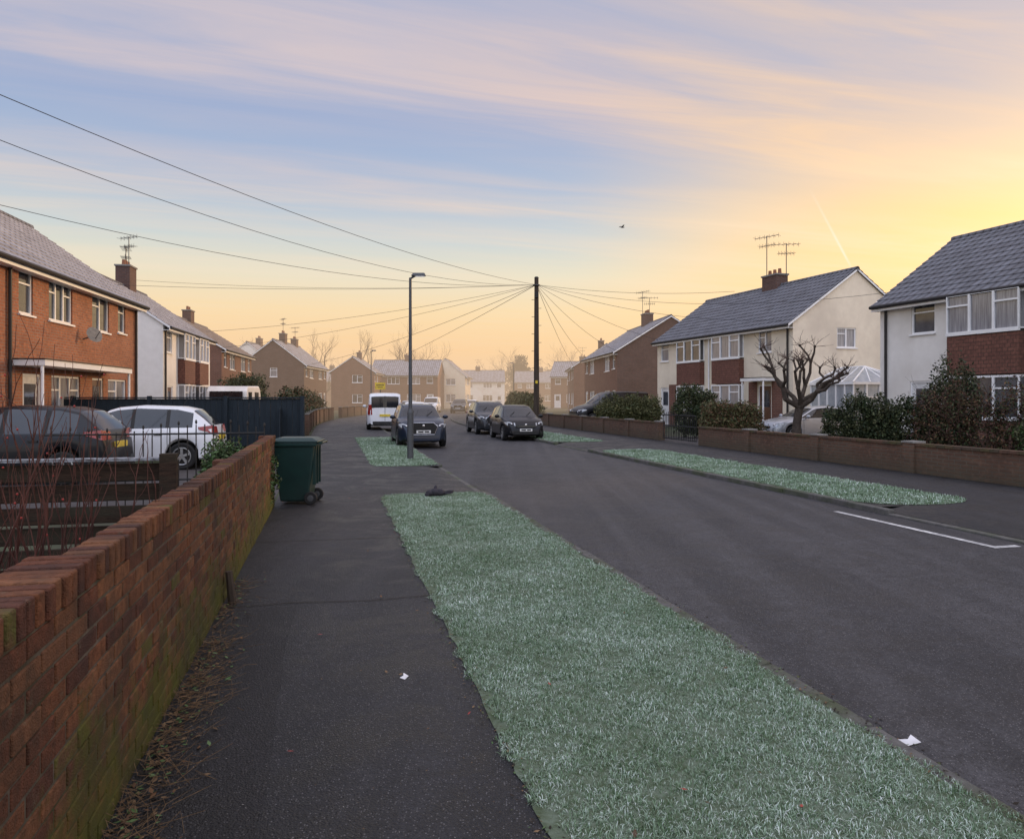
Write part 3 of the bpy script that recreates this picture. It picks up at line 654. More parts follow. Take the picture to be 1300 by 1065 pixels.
def itp(t,x):
    if x<=t[0][0]: return t[0][1]
    for (a,va),(b,vb) in zip(t,t[1:]):
        if x<=b: return va+(vb-va)*(x-a)/(b-a)
    return t[-1][1]
def car(name,loc,rot,kind,paint,scale=1,z=0):
    k=KD[kind]; L=k['L'];Wd=k['W'];rw=k['rw'];ra=rw+.055
    o=Obj(name,(loc[0],loc[1],z),rot,scale); cx=L/2
    xs={a for a,_ in k['top']}|{a for q in k['sg'] for a in q}|set(k['rg'])|set(k['wg'])|{a for a,_ in k['belt']}
    for w in k['wx']:
        for i in range(13): xs.add(w-ra*math.cos(math.pi*i/12))
        xs|={w-ra-.003,w+ra+.003}
    for dr in k['door']: xs|={dr,dr+.014}
    for i in range(int(L/.2)): xs.add(i*.2+.1)
    xs=sorted(xs); q=[xs[0]]
    for x in xs[1:]:
        if x-q[-1]>.0025: q.append(x)
    xs=q
    def wid(x): return Wd*itp([(0,.78),(.08,.88),(.3,.96),(.9,1),(L-1.1,1),(L-.45,.955),(L-.2,.87),(L-.06,.74),(L,.66)],x)
    V=[];n=0
    for x in xs:
        w=wid(x); top=itp(k['top'],x); zb=.22 if .15<x<L-.15 else .27
        for wx in k['wx']:
            if abs(x-wx)<ra: zb=max(zb,rw+math.sqrt(max(0,ra*ra-(x-wx)**2)))
        incab=k['c'][0]<=x<=k['c'][1]
        be=min(itp(k['belt'],x),top-.03) if incab else top-.055
        wt=itp(k['wt'],x) if incab else w*.82
        wt=min(wt,w*.93)
        z6=max(be+.008,top-.075); z65=z6+(top-z6)*.55
        h=be-zb
        half=[(0,zb),(w*.9,zb),(w*.985,zb+min(.05,h*.2)),(w,zb+h*.35),(w*1.0,zb+h*.62),(w*.975,be-.05 if h>.1 else zb+h*.8),(w*.935,be),(wt,z6),(wt*.94,z65),(wt*.72,top-.008),(0,top)]
        row=[(x-cx,y,zz) for y,zz in half]+[(x-cx,-y,zz) for y,zz in reversed(half[1:-1])]
        V+=row; n=len(row)
    F=[];Q=[]
    hn=10
    for i in range(len(xs)-1):
        xm=(xs[i]+xs[i+1])/2
        for j in range(n):
            jj=j if j<hn else n-1-j
            f=(i*n+j,i*n+(j+1)%n,(i+1)*n+(j+1)%n,(i+1)*n+j)
            m=paint
            if jj==6 and any(a<xm<b for a,b in k['sg']): m='car_glass'
            elif jj==6 and k['c'][0]<xm<k['c'][1] and kind!='van' and k['sg'][0][0]<xm<k['sg'][-1][1]: m='plastic_black'
            elif jj in(8,9) and (k['wg'][0]<=xm<=k['wg'][1] or k['rg'][0]<=xm<=k['rg'][1]): m='car_glass'
            elif jj==0: m='plastic_black'
            elif jj==1: m='plastic_black' if kind in('suv','van') else paint
            elif 2<=jj<=5 and any(abs(xm-dr-.007)<.007 for dr in k['door']): m='plastic_black'
            F.append(f);Q.append(m)
    F.append(tuple(range(n)));Q.append(paint); F.append(tuple((len(xs)-1)*n+j for j in range(n)));Q.append(paint)
    P_=o.part('body'); P_[0].extend(V);P_[1].extend(F);P_[2].extend(Q)
    o.box('underbody','plastic_black',-cx+.3,cx-.3,-Wd*.6,Wd*.6,.2,.62)
    for wx in k['wx']:
        for sd in (-1,1):
            c=(wx-cx,sd*(Wd-.115),rw)
            o.lathe_y('tyres','rubber',c,[(rw*.62,.09),(rw*.9,.105),(rw,.08),(rw,-.08),(rw*.9,-.105),(rw*.62,-.09)],26)
            o.lathe_y('wheel_dish','gutter_dark',c,[(0,sd*.05),(rw*.66,sd*.05),(rw*.66,sd*.09)],20)
            o.lathe_y('alloy_rims','alloy',c,[(rw*.58,sd*.09),(rw*.62,sd*.10),(rw*.67,sd*.098),(rw*.66,sd*.085)],26)
            o.lathe_y('alloy_rims','alloy',c,[(0,sd*.09),(rw*.16,sd*.09),(rw*.18,sd*.05)],12)
            for t in range(5):
                a=t*2*math.pi/5+.3; U=Vector((math.cos(a),0,math.sin(a))); T_=Vector((-math.sin(a),0,math.cos(a)))
                o.obox('alloy_rims','alloy',Vector(c),U,Vector((0,sd,0)),rw*.12,rw*.6,.055,.088,-.028,.028,W=T_)
    nx=cx; hb=itp(k['top'],L-.25)
    tall=kind in('suv','van'); hz=hb-.13
    for sd in (-1,1):
        y0,y1=Wd*.50,Wd*.86
        pts=[(nx-.045,y0,hz-.07),(nx-.20,y1,hz-.05),(nx-.42,Wd*.962,hz+.03),(nx-.42,Wd*.955,hz+.08),(nx-.24,y1*.97,hz+.095),(nx-.12,y0,hz+.045)]
        pts=[(a,sd*b,c) for a,b,c in pts]; bk=[(a-.14,b*.85,c) for a,b,c in pts]
        o.add('headlights','light_clear',pts+bk,[(0,1,4,5),(1,2,3,4)]+[(i,(i+1)%6,6+(i+1)%6,6+i) for i in range(6)])
        o.ell('headlight_lenses','chrome',(nx-.14,sd*Wd*.66,hz),(.055,.055,.05))
        o.box('fog_lamps','plastic_black',nx-.16,nx-.035,min(sd*.5,sd*.66),max(sd*.5,sd*.66),.33,.43)
        tz=.92 if not tall else 1.0
        if kind=='saloon': tz=.82
        p2=[(-nx+.0,Wd*.52,tz-.09),(-nx+.06,Wd*.86,tz-.1),(-nx+.34,Wd*.972,tz-.0),(-nx+.34,Wd*.955,tz+.06),(-nx+.09,Wd*.84,tz+.09),(-nx+.03,Wd*.52,tz+.06)]
        if kind in('van',): p2=[(-nx-.005,Wd*.70,.75),(-nx+.03,Wd*.86,.75),(-nx+.12,Wd*.93,.76),(-nx+.14,Wd*.90,1.25),(-nx+.05,Wd*.84,1.25),(-nx+.02,Wd*.72,1.25)]
        p2=[(a,sd*b,c) for a,b,c in p2]; bk=[(a+.1,b*.85,c) for a,b,c in p2]
        o.add('tail_lights','light_red',p2+bk,[(0,1,4,5),(1,2,3,4)]+[(i,(i+1)%6,6+(i+1)%6,6+i) for i in range(6)])
        mx=k['c'][1]-.28-cx; mz=itp(k['belt'],k['c'][1]-.3)+.07
        o.ell('door_mirrors',paint,(mx,sd*(Wd+.09),mz),(.075,.11,.075)); o.box('door_mirrors','plastic_black',mx-.02,mx+.03,min(sd*(Wd-.06),sd*(Wd+.04)),max(sd*(Wd-.06),sd*(Wd+.04)),mz-.05,mz-.02)
        for dr in k['door'][:-1]:
            hx=dr+.12-cx+ (0 if kind!='van' else .1); yy=sd*(wid(dr)*1.0); o.box('door_handles','plastic_black',hx,hx+.17,min(yy*.985,yy*1.012),max(yy*.985,yy*1.012),.80 if not tall else .88,.83 if not tall else .915)
    if kind=='suv':
        g=[(.40,.50),(.52,.78),(.36,.93),(-.36,.93),(-.52,.78),(-.40,.50)]
        o.add('grille','plastic_black',[(nx+.012,y,zz) for y,zz in g]+[(nx-.25,y,zz) for y,zz in g],[(0,1,2,3,4,5)]+[(i,(i+1)%6,6+(i+1)%6,6+i) for i in range(6)])
        for i in range(6): o.cyl('grille_surround','chrome',(nx+.018,*g[i]),(nx+.018,*g[(i+1)%6]),.014,n=6)
        for t in range(5): o.box('grille_bars','gutter_dark',nx+.013,nx+.024,-.38,.38,.56+t*.07,.575+t*.07)
    else:
        o.box('grille','plastic_black',nx-.2,nx+.006,-.42,.42,hz-.13,hz-.04); o.box('grille_surround','chrome',nx-.02,nx+.012,-.40,.40,hz-.095,hz-.08)
        o.box('lower_intake','plastic_black',nx-.2,nx+.010,-.5,.5,.28,.42)
    o.ell('badge','chrome',(nx+.02,0,hz-.03 if kind!='suv' else .82),(.012,.05,.05))
    pz=.46 if kind!='suv' else .6
    o.box('number_plate','plate_white',nx+.014,nx+.03,-.26,.26,pz-.055,pz+.055); o.box('number_plate_text','plate_text',nx+.0305,nx+.032,-.2,-.01,pz-.028,pz+.028); o.box('number_plate_text','plate_text',nx+.0305,nx+.032,.04,.2,pz-.028,pz+.028)
    pz=.72; o.box('number_plate','plate_yellow',-nx-.03,-nx+.05,-.26,.26,pz-.055,pz+.055)
    o.box('rear_bumper','plastic_black',-nx-.012,-nx+.2,-.6,.6,.28,.42)
    if kind=='van':
        for sd in(-1,1): o.box('rear_door_windows','car_glass',-nx+.012,-nx+.05,min(sd*.08,sd*.66),max(sd*.08,sd*.66),1.12,1.58)
        o.box('rear_door_seam','plastic_black',-nx-.003,-nx+.03,-.008,.008,.45,1.7)
    if kind=='suv':
        for sd in(-1,1): o.cyl('roof_rails','alu',(-nx+.9,sd*.6,1.60),(nx-1.95,sd*.6,1.585),.016,n=6)
    elif kind!='van': o.cyl('roof_aerial','plastic_black',(-nx+.9,0,1.44),(-nx+.75,0,1.68),.006,n=5)
    for sd in (-1,1): o.cyl('wipers','plastic_black',(nx-(L-k['wg'][1])+.02,sd*.35-.1,itp(k['top'],k['wg'][1])+.02),(nx-(L-k['wg'][1])-.28,sd*.35+.15,itp(k['top'],k['wg'][1]-.28)+.012),.009,n=5)
    o.finish(smooth=('body','tyres','door_mirrors','headlight_lenses','alloy_rims'),sharp=38)
car('parked_suv',(-3.45,27.7),-77,'suv','paint_navy',.93,-.06)
car('parked_car',(.15,32.2),-78,'hatch','paint_black',.97,-.08)
car('parked_suv',(-1.15,37.6),-78,'suv','paint_grey',.97,-.08)
car('parked_van',(-6.95,41.2),101,'van','paint_carwhite',1.04,-.0)
car('parked_car',(-6.0,47),-80,'hatch','paint_carwhite',1,-.08)
car('parked_car',(-9.5,70),-88,'hatch','paint_silver',1,-.08)
car('parked_car',(-5.9,86),-92,'suv','paint_grey',1,-.08)
car('parked_car',(-5.2,98),-98,'hatch','paint_carwhite',1,-.08)
car('parked_van',(-9.3,88),-92,'van','paint_carwhite',1,-.08)
car('parked_car',(-9.9,15.0),187,'hatch','paint_black',1.02)
car('parked_car',(-9.0,18.0),190,'hatch','paint_carwhite',1.0)
car('parked_car',(11.7,29.8),193,'saloon','paint_silver',.94)
car('parked_van',(6.0,47),200,'van','paint_black',1.12)
C=Obj('caravan',(-14.9,40.8),100)
prof=[(-2.2,.5),(-2.35,1.2),(-2.2,2.0),(-1.8,2.25),(1.8,2.3),(2.2,2.1),(2.5,1.5),(2.45,.6),(1.5,.45)]
C.add('shell','render_white',[(x,-1,z) for x,z in prof]+[(x,1,z) for x,z in prof],[tuple(range(9)),tuple(range(9,18))]+[(i,(i+1)%9,9+(i+1)%9,9+i) for i in range(9)])
for sd in(-1,1):
    for a,b in((-1.8,-.8),(.2,1.5)): C.box('windows','car_glass',a,b,min(sd*1.0,sd*1.02),max(sd*1.0,sd*1.02),1.4,1.95)
    C.box('stripe','paint_navy',-2.1,2.3,min(sd*1.0,sd*1.01),max(sd*1.0,sd*1.01),.95,1.05)
    C.lathe_y('wheels','rubber',(0,sd*.9,.32),[(0,.1),(.3,.1),(.32,0),(.3,-.1),(0,-.1)],18)
C.box('end_window','car_glass',-2.36,-2.25,-.8,.8,1.6,1.98); C.cyl('drawbar','metal_grey',(2.3,0,.5),(3.4,0,.45),.05)
C.finish(bevel={'shell':.08})
# ---------------------------------------------------------------- fences, low walls, gates
Fn=Obj('wooden_fence')
q0=S(-1.02,5.35); fd=Vector((-cs,-sn,0)); fn=Vector((-sn,cs,0))
for i in range(9):
    z0=.06+i*.132; t=.03*(i%2)
    Fn.obox('boards','fence_wood_dark',q0+Z*R.uniform(-.006,.006),fd,fn,0,1.53,-.014+t,.012+t,z0,z0+.108)
    Fn.obox('boards','fence_wood_dark',q0+Z*R.uniform(-.006,.006),fd,fn,1.56,3.2,-.014+t,.012+t,z0,z0+.108)
for a in (0,1.55,3.1): Fn.obox('posts','fence_wood_dark',q0,fd,fn,a-.05,a+.05,-.1,-.018,0,1.29)
Fn.obox('top_rail','fence_frost',q0,fd,fn,-.05,3.2,-.05,.06,1.245,1.262)
Fn.finish(bevel={'boards':.005})
Fp=Obj('garden_fence')
for i in range(44):
    x=-5.75-i*.15; Fp.box('slats','fence_paint_dark',x-.143,x,20.9+.008*(i%2),20.925+.008*(i%2),.03,1.62+R.uniform(-.004,.004))
for i in range(4): Fp.box('posts','fence_paint_dark',-5.8-i*2.1,-5.7-i*2.1,20.8,20.89,0,1.7)
Fp.box('cap_rail','fence_paint_dark',-12.3,-5.7,20.86,20.97,1.635,1.67)
Fp.finish()
F2=Obj('garden_fence')
for i in range(90):
    p=S(-1.35,21.2+i*.15)
    F2.obox('slats','fence_paint_dark',p,d,nU,0,.14,0,.02,0,1.35 if i<30 else 1.1)
F2.finish()
Rl=Obj('iron_railing')
a=S(-.98,12.0); b=a+fd*3.0
for zz in (.45,1.12): Rl.cyl('rails','plastic_black',a+Z*zz,b+Z*zz,.014,n=6)
for i in range(26):
    p=a.lerp(b,i/25); Rl.cyl('bars','plastic_black',p+Z*.05,p+Z*(1.2+.06*math.sin(i*math.pi/12.5)),.009,n=5)
    if i%2==0: Rl.ell('finials','plastic_black',(p.x,p.y,1.24+.06*math.sin(i*math.pi/12.5)),(.018,.018,.035),6,4)
Rl.finish()
def lowwall(v0,v1,u,h,th=.22,mt='brick_garden',name='garden_wall'):
    o=Obj(name)
    n=max(1,int((v1-v0)/3))
    for i in range(n):
        p=S(u,v0+(v1-v0)*i/n); q=S(u,v0+(v1-v0)*(i+1)/n); dd=(q-p); l=dd.length; dd.normalize(); nr=Vector((dd.y,-dd.x,0))
        o.obox('wall',mt,p,dd,nr,.33,l,.03,th-.03,0,h); o.obox('pier',mt,p,dd,nr,0,.329,-.03,th+.03,0,h+.06)
        o.obox('pier_cap','concrete',p,dd,nr,-.02,.35,-.05,th+.05,h+.061,h+.10)
        a=.34
        while a<l-.05: o.obox('coping',R.choice(['garden_coping','garden_coping','garden_coping_b']),p,dd,nr,a,a+.21,0,th,h+.001,h+.055+R.uniform(0,.004)); a+=.22
    o.finish()
M('garden_coping',(.15,.085,.06),(.09,.055,.04),9,.9,.4,80,dirt=(.07,.075,.03),spec=.2)
M('garden_coping_b',(.10,.07,.05),(.07,.05,.04),9,.9,.4,80,dirt=(.06,.07,.03),spec=.2)
lowwall(4,24.2,12.4,.60); lowwall(27.4,46,12.4,.65); lowwall(50,84,12.6,.7)
lowwall(34.8,60,-1.2,.85); lowwall(64,90,-1.2,.8)
Gt=Obj('garden_gate')
a=S(12.5,24.5);b=S(12.5,27.2)
for half in ((0,.48),(.52,1)):
    p=a.lerp(b,half[0]);q=a.lerp(b,half[1])
    for zz in(.12,.6,1.0): Gt.cyl('rails','plastic_black',p+Z*zz,q+Z*zz,.022,n=6)
    for i in range(10):
        r_=p.lerp(q,i/9); Gt.cyl('bars','plastic_black',r_+Z*.08,r_+Z*(1.02+.12*math.sin(math.pi*i/9)),.013,n=5)
Gt.finish()
# ---------------------------------------------------------------- plants
def leafmass(name,ells,n,size,mats,stems=None):
    wts=np.array([e[3]*e[4]*e[5] for e in ells])**.67; wts/=wts.sum()
    pick=NR.choice(len(ells),n,p=wts); E=np.array(ells)[pick]
    dv=NR.normal(size=(n,3)); dv/=np.linalg.norm(dv,axis=1)[:,None]; rr=NR.uniform(.35,1.05,n)**.6
    dens=1+.18*np.sin(dv[:,0]*7+E[:,0]*3)*np.cos(dv[:,1]*6+E[:,1])+.14*np.sin(dv[:,2]*9+E[:,0])
    P=E[:,:3]+dv*E[:,3:6]*(rr*dens)[:,None]; P[:,2]=np.maximum(P[:,2],.02)
    A=NR.normal(size=(n,3));A/=np.linalg.norm(A,axis=1)[:,None]; Bv=np.cross(A,NR.normal(size=(n,3)));Bv/=np.linalg.norm(Bv,axis=1)[:,None]
    s=size*NR.uniform(.5,1.4,n)[:,None]
    co=np.stack([P-A*s,P-Bv*s*.45,P+A*s,P+Bv*s*.45],1)
    me=bpy.data.meshes.new('foliage'); me.vertices.add(4*n); me.vertices.foreach_set('co',co.ravel().astype(np.float32))
    me.loops.add(4*n);me.polygons.add(n); me.loops.foreach_set('vertex_index',np.arange(4*n,dtype=np.int32)); me.polygons.foreach_set('loop_start',np.arange(n,dtype=np.int32)*4)
    try: me.polygons.foreach_set('loop_total',np.full(n,4,np.int32))
    except Exception: pass
    for m in mats: me.materials.append(MT[m])
    me.polygons.foreach_set('material_index',NR.randint(0,len(mats),n).astype(np.int32)); me.update(calc_edges=True)
    e=Obj(name); ob=bpy.data.objects.new('foliage',me); sc.collection.objects.link(ob); ob.parent=e.e
    if stems:
        for (x,y,h,k) in stems: branch(e,Vector((x,y,0)),Vector((0,0,1)),h,.02,k,.6,'twig')
    e.finish()
def branch(o,p,dr,l,r,lv,spread,mat,seg=3,kids=(2,3),up=.15,lr=.72,part='branches'):
    q=p; dd=dr.normalized()
    for i in range(seg):
        dd=(dd+Vector((R.gauss(0,.13),R.gauss(0,.13),R.gauss(0,.08)+up*.3))).normalized()
        q2=q+dd*(l/seg); r2=r*(1-.3/seg)
        o.cyl(part,mat,q,q2,r,r2,n=7 if r>.05 else (5 if r>.015 else 3),cap=False); q=q2;r=r2
        if lv>0 and i<seg-1 and R.random()<.6:
            a=Vector((R.gauss(0,1),R.gauss(0,1),R.gauss(0,.5))); nd=(dd+a.normalized()*spread*1.3).normalized()
            branch(o,q,nd,l*lr*.8,r*.55,lv-1,spread,mat,seg,kids,up,lr,part)
    if lv>0:
        for _ in range(R.randint(*kids)):
            a=Vector((R.gauss(0,1),R.gauss(0,1),R.gauss(0,.6))); nd=(dd+a.normalized()*spread+Vector((0,0,up))).normalized()
            branch(o,q,nd,l*lr*R.uniform(.8,1.15),r*.68,lv-1,spread,mat,seg,kids,up,lr,part)
Tr=Obj('pollarded_tree',(10.35,27.6,0))
q=Vector((.1,0,1.35)); Tr.cyl('trunk','bark',(0,0,0),(.0,.03,.65),.20,.15,10,False); Tr.cyl('trunk','bark',(.0,.03,.65),q,.15,.14,10,False); Tr.ell('trunk','bark',q,(.17,.17,.18),10,6)
def limb(p,dr,l,r,k):
    m=p+dr*l*.5+Vector((R.gauss(0,.08),R.gauss(0,.08),R.gauss(0,.06))); e=p+dr*l
    Tr.cyl('limbs','bark',p,m,r,r*.85,8,False); Tr.cyl('limbs','bark',m,e,r*.85,r*.7,8,False); Tr.ell('limbs','bark',m,(r*.87,)*3,8,5); Tr.ell('limbs','bark',e,(r*(1.25 if k==0 else .85),)*3,8,5)
    if k>0:
        for s_ in range(2):
            nd=(dr+Vector((R.gauss(0,.55),R.gauss(0,.55),R.uniform(.05,.6)))).normalized(); limb(e,nd,l*R.uniform(.6,.9),r*.66,k-1)
    else:
        for i in range(6):
            nd=Vector((R.gauss(0,.7),R.gauss(0,.7),R.uniform(0,1))).normalized(); branch(Tr,e,nd,R.uniform(.15,.4),.012,1,.5,'twig',2,(1,2),.1,.7,'twigs')
for i in range(6):
    a=i*2*math.pi/6+R.uniform(-.3,.3); limb(q-Z*.05,Vector((math.cos(a)*.75,math.sin(a)*.75,R.uniform(.6,1.2))).normalized(),R.uniform(.75,1.05),.10,2)
Tr.finish(smooth=('trunk','limbs'),sharp=70)
for (x,y,h,lv) in ((-25,128,5.0,5),(-20.0,130,5.3,5),(-31,122,4.4,5),(-16,140,4.8,5),(-36,100,3.6,5),(-40,96,3.3,5),(-3,186,5.2,5),(3,180,5.0,5),(20,150,4.4,5),(-46,140,4.5,5),(12,190,5.5,5)):
    t=Obj('bare_tree',(x,y,0)); branch(t,Vector((0,0,0)),Z.copy(),h*.8,.26,lv,.75,'bark',3,(2,3),.22,.76); t.finish()
leafmass('evergreen_tree',[(2.0,172,4,2.2,2.2,3),(1.2,172,7,1.9,1.9,2.6),(2.8,173,6.6,1.9,1.9,2.6),(2.0,172,9.4,1.5,1.5,2.0)],6000,.25,['leaf_dark'])
leafmass('distant_trees',[(-160+i*9+R.uniform(-3,3),235+R.uniform(-15,15),3.5,7,5,R.uniform(4,8)) for i in range(38)],26000,.7,['leaf_dark','bark','twig'])
leafmass('hedge',[(8.75+i*.4,20.4-i*.42,.7+.25*(i%2),.45,.45,.8+.3*(i%3)*.5) for i in range(4)],20000,.04,['leaf_dark','leaf_dark','leaf_hedge'])
leafmass('evergreen_shrub',[(11.0,19.3,1.2,.5,.5,1.3),(11.3,19.0,1.5,.4,.4,1.0)],11000,.04,['leaf_dark','leaf_dark','leaf_hedge'])
leafmass('hedge',[(10.2+i*.42,18.6-i*.42,.95+.15*(i%2),.45,.5,1.0+R.uniform(-.2,.2)) for i in range(5)],15000,.034,['leaf_dark','twig','leaf_hedge','twig','leaf_brown'],[(10.2+i*.3,18.6-i*.3,.95,3) for i in range(7)])
leafmass('garden_bush',[(11.9,16.9,.7,.7,.6,.75),(12.6,16.3,.9,.7,.6,.8)],15000,.04,['leaf_green','leaf_hedge','leaf_dark'])
leafmass('hedge',[(7.5+i*.35,28.6-i*.1,.7,.45,.5,.8+.1*(i%2)) for i in range(5)],18000,.045,['leaf_hedge','leaf_brown','leaf_olive'])
leafmass('garden_bush',[(7.3,31.5,1.1,.6,.6,1.1),(7.9,31,1.0,.5,.5,1.0)],11000,.055,['leaf_dark','leaf_hedge'])
leafmass('hedge',[(4.7+i*.45,38.2-i*.1,.85,.55,.55,.75+.15*(i%2)) for i in range(6)],18000,.055,['leaf_olive','leaf_hedge'])
leafmass('garden_bush',[(14.1,24.5,.9,.7,.6,.9)],7000,.05,['leaf_dark','leaf_hedge'])
leafmass('garden_bush',[(12.4,21.8,.7,.8,.6,.8),(11.2,23.6,.6,.6,.5,.65)],10000,.045,['leaf_dark','leaf_hedge'])
leafmass('garden_bush',[(-16.5,47.5,1.6,1.3,1.2,1.7),(-17.8,49,1.5,1.2,1.2,1.5)],12000,.08,['leaf_dark','leaf_hedge'])
leafmass('garden_bush',[(-3.95,10.4,.6,.30,.3,.55),(-3.6,10.9,.5,.22,.25,.42)],7500,.026,['leaf_green','leaf_green','leaf_hedge','leaf_dark'])
leafmass('hedge',[(*S(-1.9,36+i*1.4)[:2],.9,.7,.95,.95+R.uniform(-.15,.35)) for i in range(16)],26000,.075,['leaf_dark','leaf_hedge','leaf_brown'])
leafmass('hedge',[(*S(13.4,52+i*1.6)[:2],.9,.7,.95,.9+R.uniform(-.1,.3)) for i in range(14)],20000,.085,['leaf_olive','leaf_hedge','leaf_dark'])
leafmass('garden_bush',[(-2.5,4.3,.25,.5,.4,.3),(-3.1,4.0,.3,.5,.5,.35),(-2.2,3.6,.15,.4,.3,.2)],7000,.02,['leaf_brown','leaf_dark','twig','leaf_hedge'])
Sh=Obj('bare_shrub')
for i in range(24):
    x=-2.36+R.uniform(-.3,.26); y=3.75+R.uniform(-.25,.4)
    branch(Sh,Vector((x,y,0)),Vector((R.uniform(-.2,.16),R.uniform(-.15,.15),1)),R.uniform(.75,1.3),.0075,2,.24,'twig_red',5,(1,2),.35,.5,'stems')
for i in range(24): Sh.ell('berries','berry',(-2.4+R.uniform(-.4,.3),3.75+R.uniform(-.3,.4),R.uniform(.9,1.8)),(.006,.006,.006),6,4)
Sh.finish()
# ---------------------------------------------------------------- small things
G=Obj('discarded_glove',S(1.72,12.65,.01),20,.75)
vs=[(-.30,0,.05,.07,.05),(-.2,.02,.09,.11,.08),(-.05,.0,.11,.12,.10),(.1,-.02,.10,.11,.09),(.22,.0,.07,.08,.06)]
for (x,y,z,a,b) in vs: G.ell('cloth','shoe_cloth',(x*.7,y,z*.8),(a,a*.8,b*.9),10,6)
for k in range(4): G.ell('fingers','shoe_cloth',(.24+.03*k,-.07+k*.045,.06+.03*(k%2)),(.10,.02,.022),8,5)
G.ell('thumb','shoe_cloth',(.0,.10,.16),(.04,.05,.07),8,5)
G.finish(smooth=('cloth','fingers','thumb'),sharp=80)
Bd=Obj('flying_bird',(8.7,60,15.1),20)
Bd.ell('body','bird_feather',(0,0,0),(.16,.05,.045)); Bd.ell('head','bird_feather',(.17,0,.02),(.045,.035,.035)); Bd.add('tail','bird_feather',[(-.13,-.02,0),(-.13,.02,0),(-.27,.06,.0),(-.27,-.06,.0)],[(0,1,2,3)])
for s_ in(-1,1): Bd.add('wings','bird_feather',[(.07,s_*.03,.02),(-.07,s_*.03,.02),(-.05,s_*.25,.14),(.09,s_*.25,.15),(-.06,s_*.5,.09)],[(0,1,2,3),(3,2,4)])
Bd.finish()
Sg=Obj('traffic_sign',(-10.4,60,0)); Sg.cyl('post','metal_grey',(0,0,0),(0,0,2.9),.04); Sg.box('panel','sign_yellow',-.4,.4,-.07,-.045,2.3,2.85); Sg.box('lettering','plate_text',-.3,.3,-.075,-.071,2.62,2.68); Sg.box('lettering','plate_text',-.2,.2,-.075,-.071,2.45,2.5); Sg.finish()
# ---------------------------------------------------------------- mist
Hz=Obj('morning_mist'); 
m=bpy.data.materials.new('mist'); m.use_nodes=True; nt=m.node_tree; nt.nodes.clear()
out=nt.nodes.new('ShaderNodeOutputMaterial'); DENS=.0044
ab=nn(nt,'ShaderNodeVolumeAbsorption',{'Color':(0,0,0),'Density':DENS}); em=nn(nt,'ShaderNodeEmission',{'Color':(.95,.68,.46),'Strength':DENS*.92})  # mist glows by emission, standing in for light it would scatter
ad=nt.nodes.new('ShaderNodeAddShader'); nt.links.new(ab.outputs[0],ad.inputs[0]); nt.links.new(em.outputs[0],ad.inputs[1]); nt.links.new(ad.outputs[0],out.inputs['Volume']); MT['mist']=m
Hz.box('mist','mist',-260,260,46,460,-1,11); Hz.finish()
# ---------------------------------------------------------------- world
w=bpy.data.worlds.new('World'); sc.world=w; w.use_nodes=True; nt=w.node_tree; bg=nt.nodes['Background']
AZ,EL=math.radians(42),math.radians(9)
sund=Vector((math.sin(AZ)*math.cos(EL),math.cos(AZ)*math.cos(EL),math.sin(EL)))
sky=nn(nt,'ShaderNodeTexSky',sky_type='NISHITA'); sky.sun_disc=False; sky.sun_elevation=EL; sky.sun_rotation=AZ; sky.air_density=1.2; sky.dust_density=2
dirv=nt.nodes.new('ShaderNodeTexCoord').outputs['Generated']
sx=nn(nt,'ShaderNodeSeparateXYZ',{0:dirv}).outputs
zc=mth(nt,'MAXIMUM',sx[2],.03)
grad=ramp(nt,sx[2],[(0,(.94,.57,.27)),(.06,(1.0,.61,.26)),(.11,(.96,.71,.38)),(.155,(.78,.74,.57)),(.20,(.55,.63,.66)),(.26,(.38,.49,.66)),(.34,(.30,.40,.62)),(.5,(.30,.39,.6)),(1,(.5,.55,.7))])
dot=nn(nt,'ShaderNodeVectorMath',{0:dirv,1:tuple(sund)},operation='DOT_PRODUCT').outputs['Value']
glow=nn(nt,'ShaderNodeMapRange',{'Value':dot,'From Min':.78,'From Max':.99},interpolation_type='SMOOTHSTEP').outputs[0]
px=mth(nt,'DIVIDE',sx[0],zc); py=mth(nt,'DIVIDE',sx[1],zc)
q=mth(nt,'MULTIPLY_ADD',px,-.36,py); al=mth(nt,'MULTIPLY_ADD',py,.36,px)
v1=nn(nt,'ShaderNodeCombineXYZ',{0:mth(nt,'MULTIPLY',al,.3),1:mth(nt,'MULTIPLY',q,1.1)}).outputs[0]
n1=nn(nt,'ShaderNodeTexNoise',{'Vector':v1,'Scale':1.2,'Detail':8,'Roughness':.55,'Distortion':.4}).outputs[0]
q2=mth(nt,'ADD',q,mth(nt,'MULTIPLY_ADD',n1,1.3,-.65))
band=ramp(nt,mth(nt,'MULTIPLY_ADD',q2,1/8,-1.5/8,clamp=True),[(0,.6),(.05,.45),(.09,.85),(.14,.95),(.17,.3),(.22,.16),(.26,.45),(.31,.7),(.36,.25),(.42,.5),(.5,.25),(.62,.5),(.8,.3)],'EASE')
v2=nn(nt,'ShaderNodeCombineXYZ',{0:mth(nt,'MULTIPLY',al,.4),1:mth(nt,'MULTIPLY',q,2.4)}).outputs[0]
n2=nn(nt,'ShaderNodeTexNoise',{'Vector':v2,'Scale':1.4,'Detail':9,'Roughness':.58,'Distortion':.7}).outputs[0]
cm=mth(nt,'MULTIPLY',band,ramp(nt,n2,[(.28,.3),(.66,1.1)]),clamp=True)
ccol=mixc(nt,glow,(.63,.54,.57),(1.0,.70,.36))
warm=ramp(nt,mth(nt,'ADD',sx[0],.15),[(0,0),(.65,1)])
ccol=mixc(nt,mth(nt,'MULTIPLY',warm,.85),ccol,(.92,.61,.40))
ccol=mixc(nt,ramp(nt,sx[2],[(.17,.75),(.3,0)]),ccol,(.98,.80,.56))
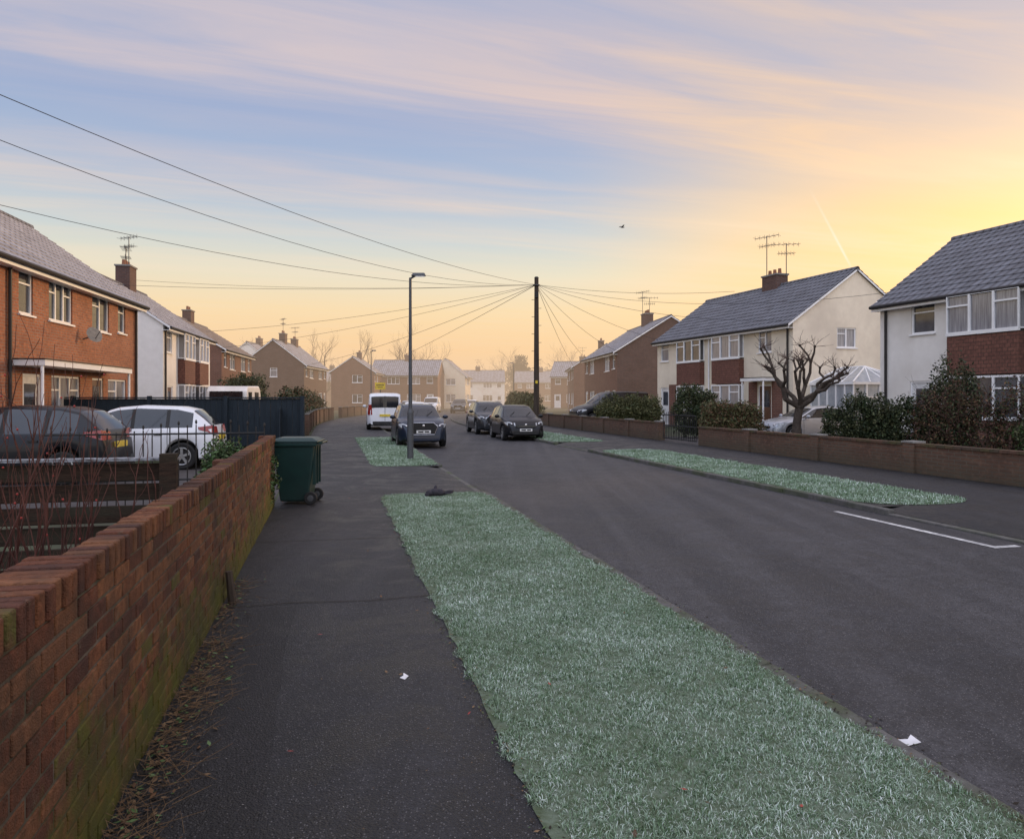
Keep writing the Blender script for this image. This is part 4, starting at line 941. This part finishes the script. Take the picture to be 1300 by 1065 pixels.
hi=nn(nt,'ShaderNodeMapRange',{'Value':sx[2],'From Min':.38,'From Max':.2}).outputs[0]
base_=mixc(nt,mth(nt,'MULTIPLY',mth(nt,'MULTIPLY',glow,.95),hi,clamp=True),grad,(1.10,.67,.25))
cl=mixc(nt,cm,base_,ccol)
tr=mth(nt,'ABSOLUTE',nn(nt,'ShaderNodeVectorMath',{0:dirv,1:(-.798,.429,-.423)},operation='DOT_PRODUCT').outputs['Value'])
trm=mth(nt,'MULTIPLY',ramp(nt,mth(nt,'MULTIPLY',tr,100),[(0,1),(.2,0)]),ramp(nt,sx[2],[(.15,0),(.17,.8),(.2,.5),(.25,0)]))
cl=mixc(nt,mth(nt,'MULTIPLY',trm,ramp(nt,sx[0],[(.2,0),(.3,.8)])),cl,(1.0,.9,.78))
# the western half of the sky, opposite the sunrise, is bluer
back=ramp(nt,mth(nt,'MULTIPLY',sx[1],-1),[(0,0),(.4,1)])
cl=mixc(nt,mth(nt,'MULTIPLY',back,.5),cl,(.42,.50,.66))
boost=mth(nt,'MULTIPLY',mth(nt,'ADD',1.0,ramp(nt,sx[2],[(.5,0),(.8,.7)])),mth(nt,'ADD',1.0,back))  # brightness added to unseen sky overhead and behind camera, to light the walls
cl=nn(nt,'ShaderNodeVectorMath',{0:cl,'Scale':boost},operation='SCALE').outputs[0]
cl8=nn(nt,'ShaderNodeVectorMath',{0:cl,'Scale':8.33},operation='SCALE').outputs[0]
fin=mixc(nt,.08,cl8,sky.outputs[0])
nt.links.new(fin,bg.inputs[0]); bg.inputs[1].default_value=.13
sl=bpy.data.lights.new('sun','SUN'); sl.energy=2.6; sl.angle=math.radians(10); sl.color=(1,.64,.34)
so=bpy.data.objects.new('sun',sl); sc.collection.objects.link(so); so.rotation_euler=sund.to_track_quat('Z','Y').to_euler(); so.location=(30,30,30)
# ---------------------------------------------------------------- camera
cd=bpy.data.cameras.new('camera'); cd.sensor_width=36; cd.lens=26.7; cd.shift_y=-.02115; cd.clip_end=5000; cd.clip_start=.05
co=bpy.data.objects.new('camera',cd); sc.collection.objects.link(co); co.location=(0,0,1.65); co.rotation_euler=(math.radians(90),0,0); sc.camera=co
print('done',len(bpy.data.objects))
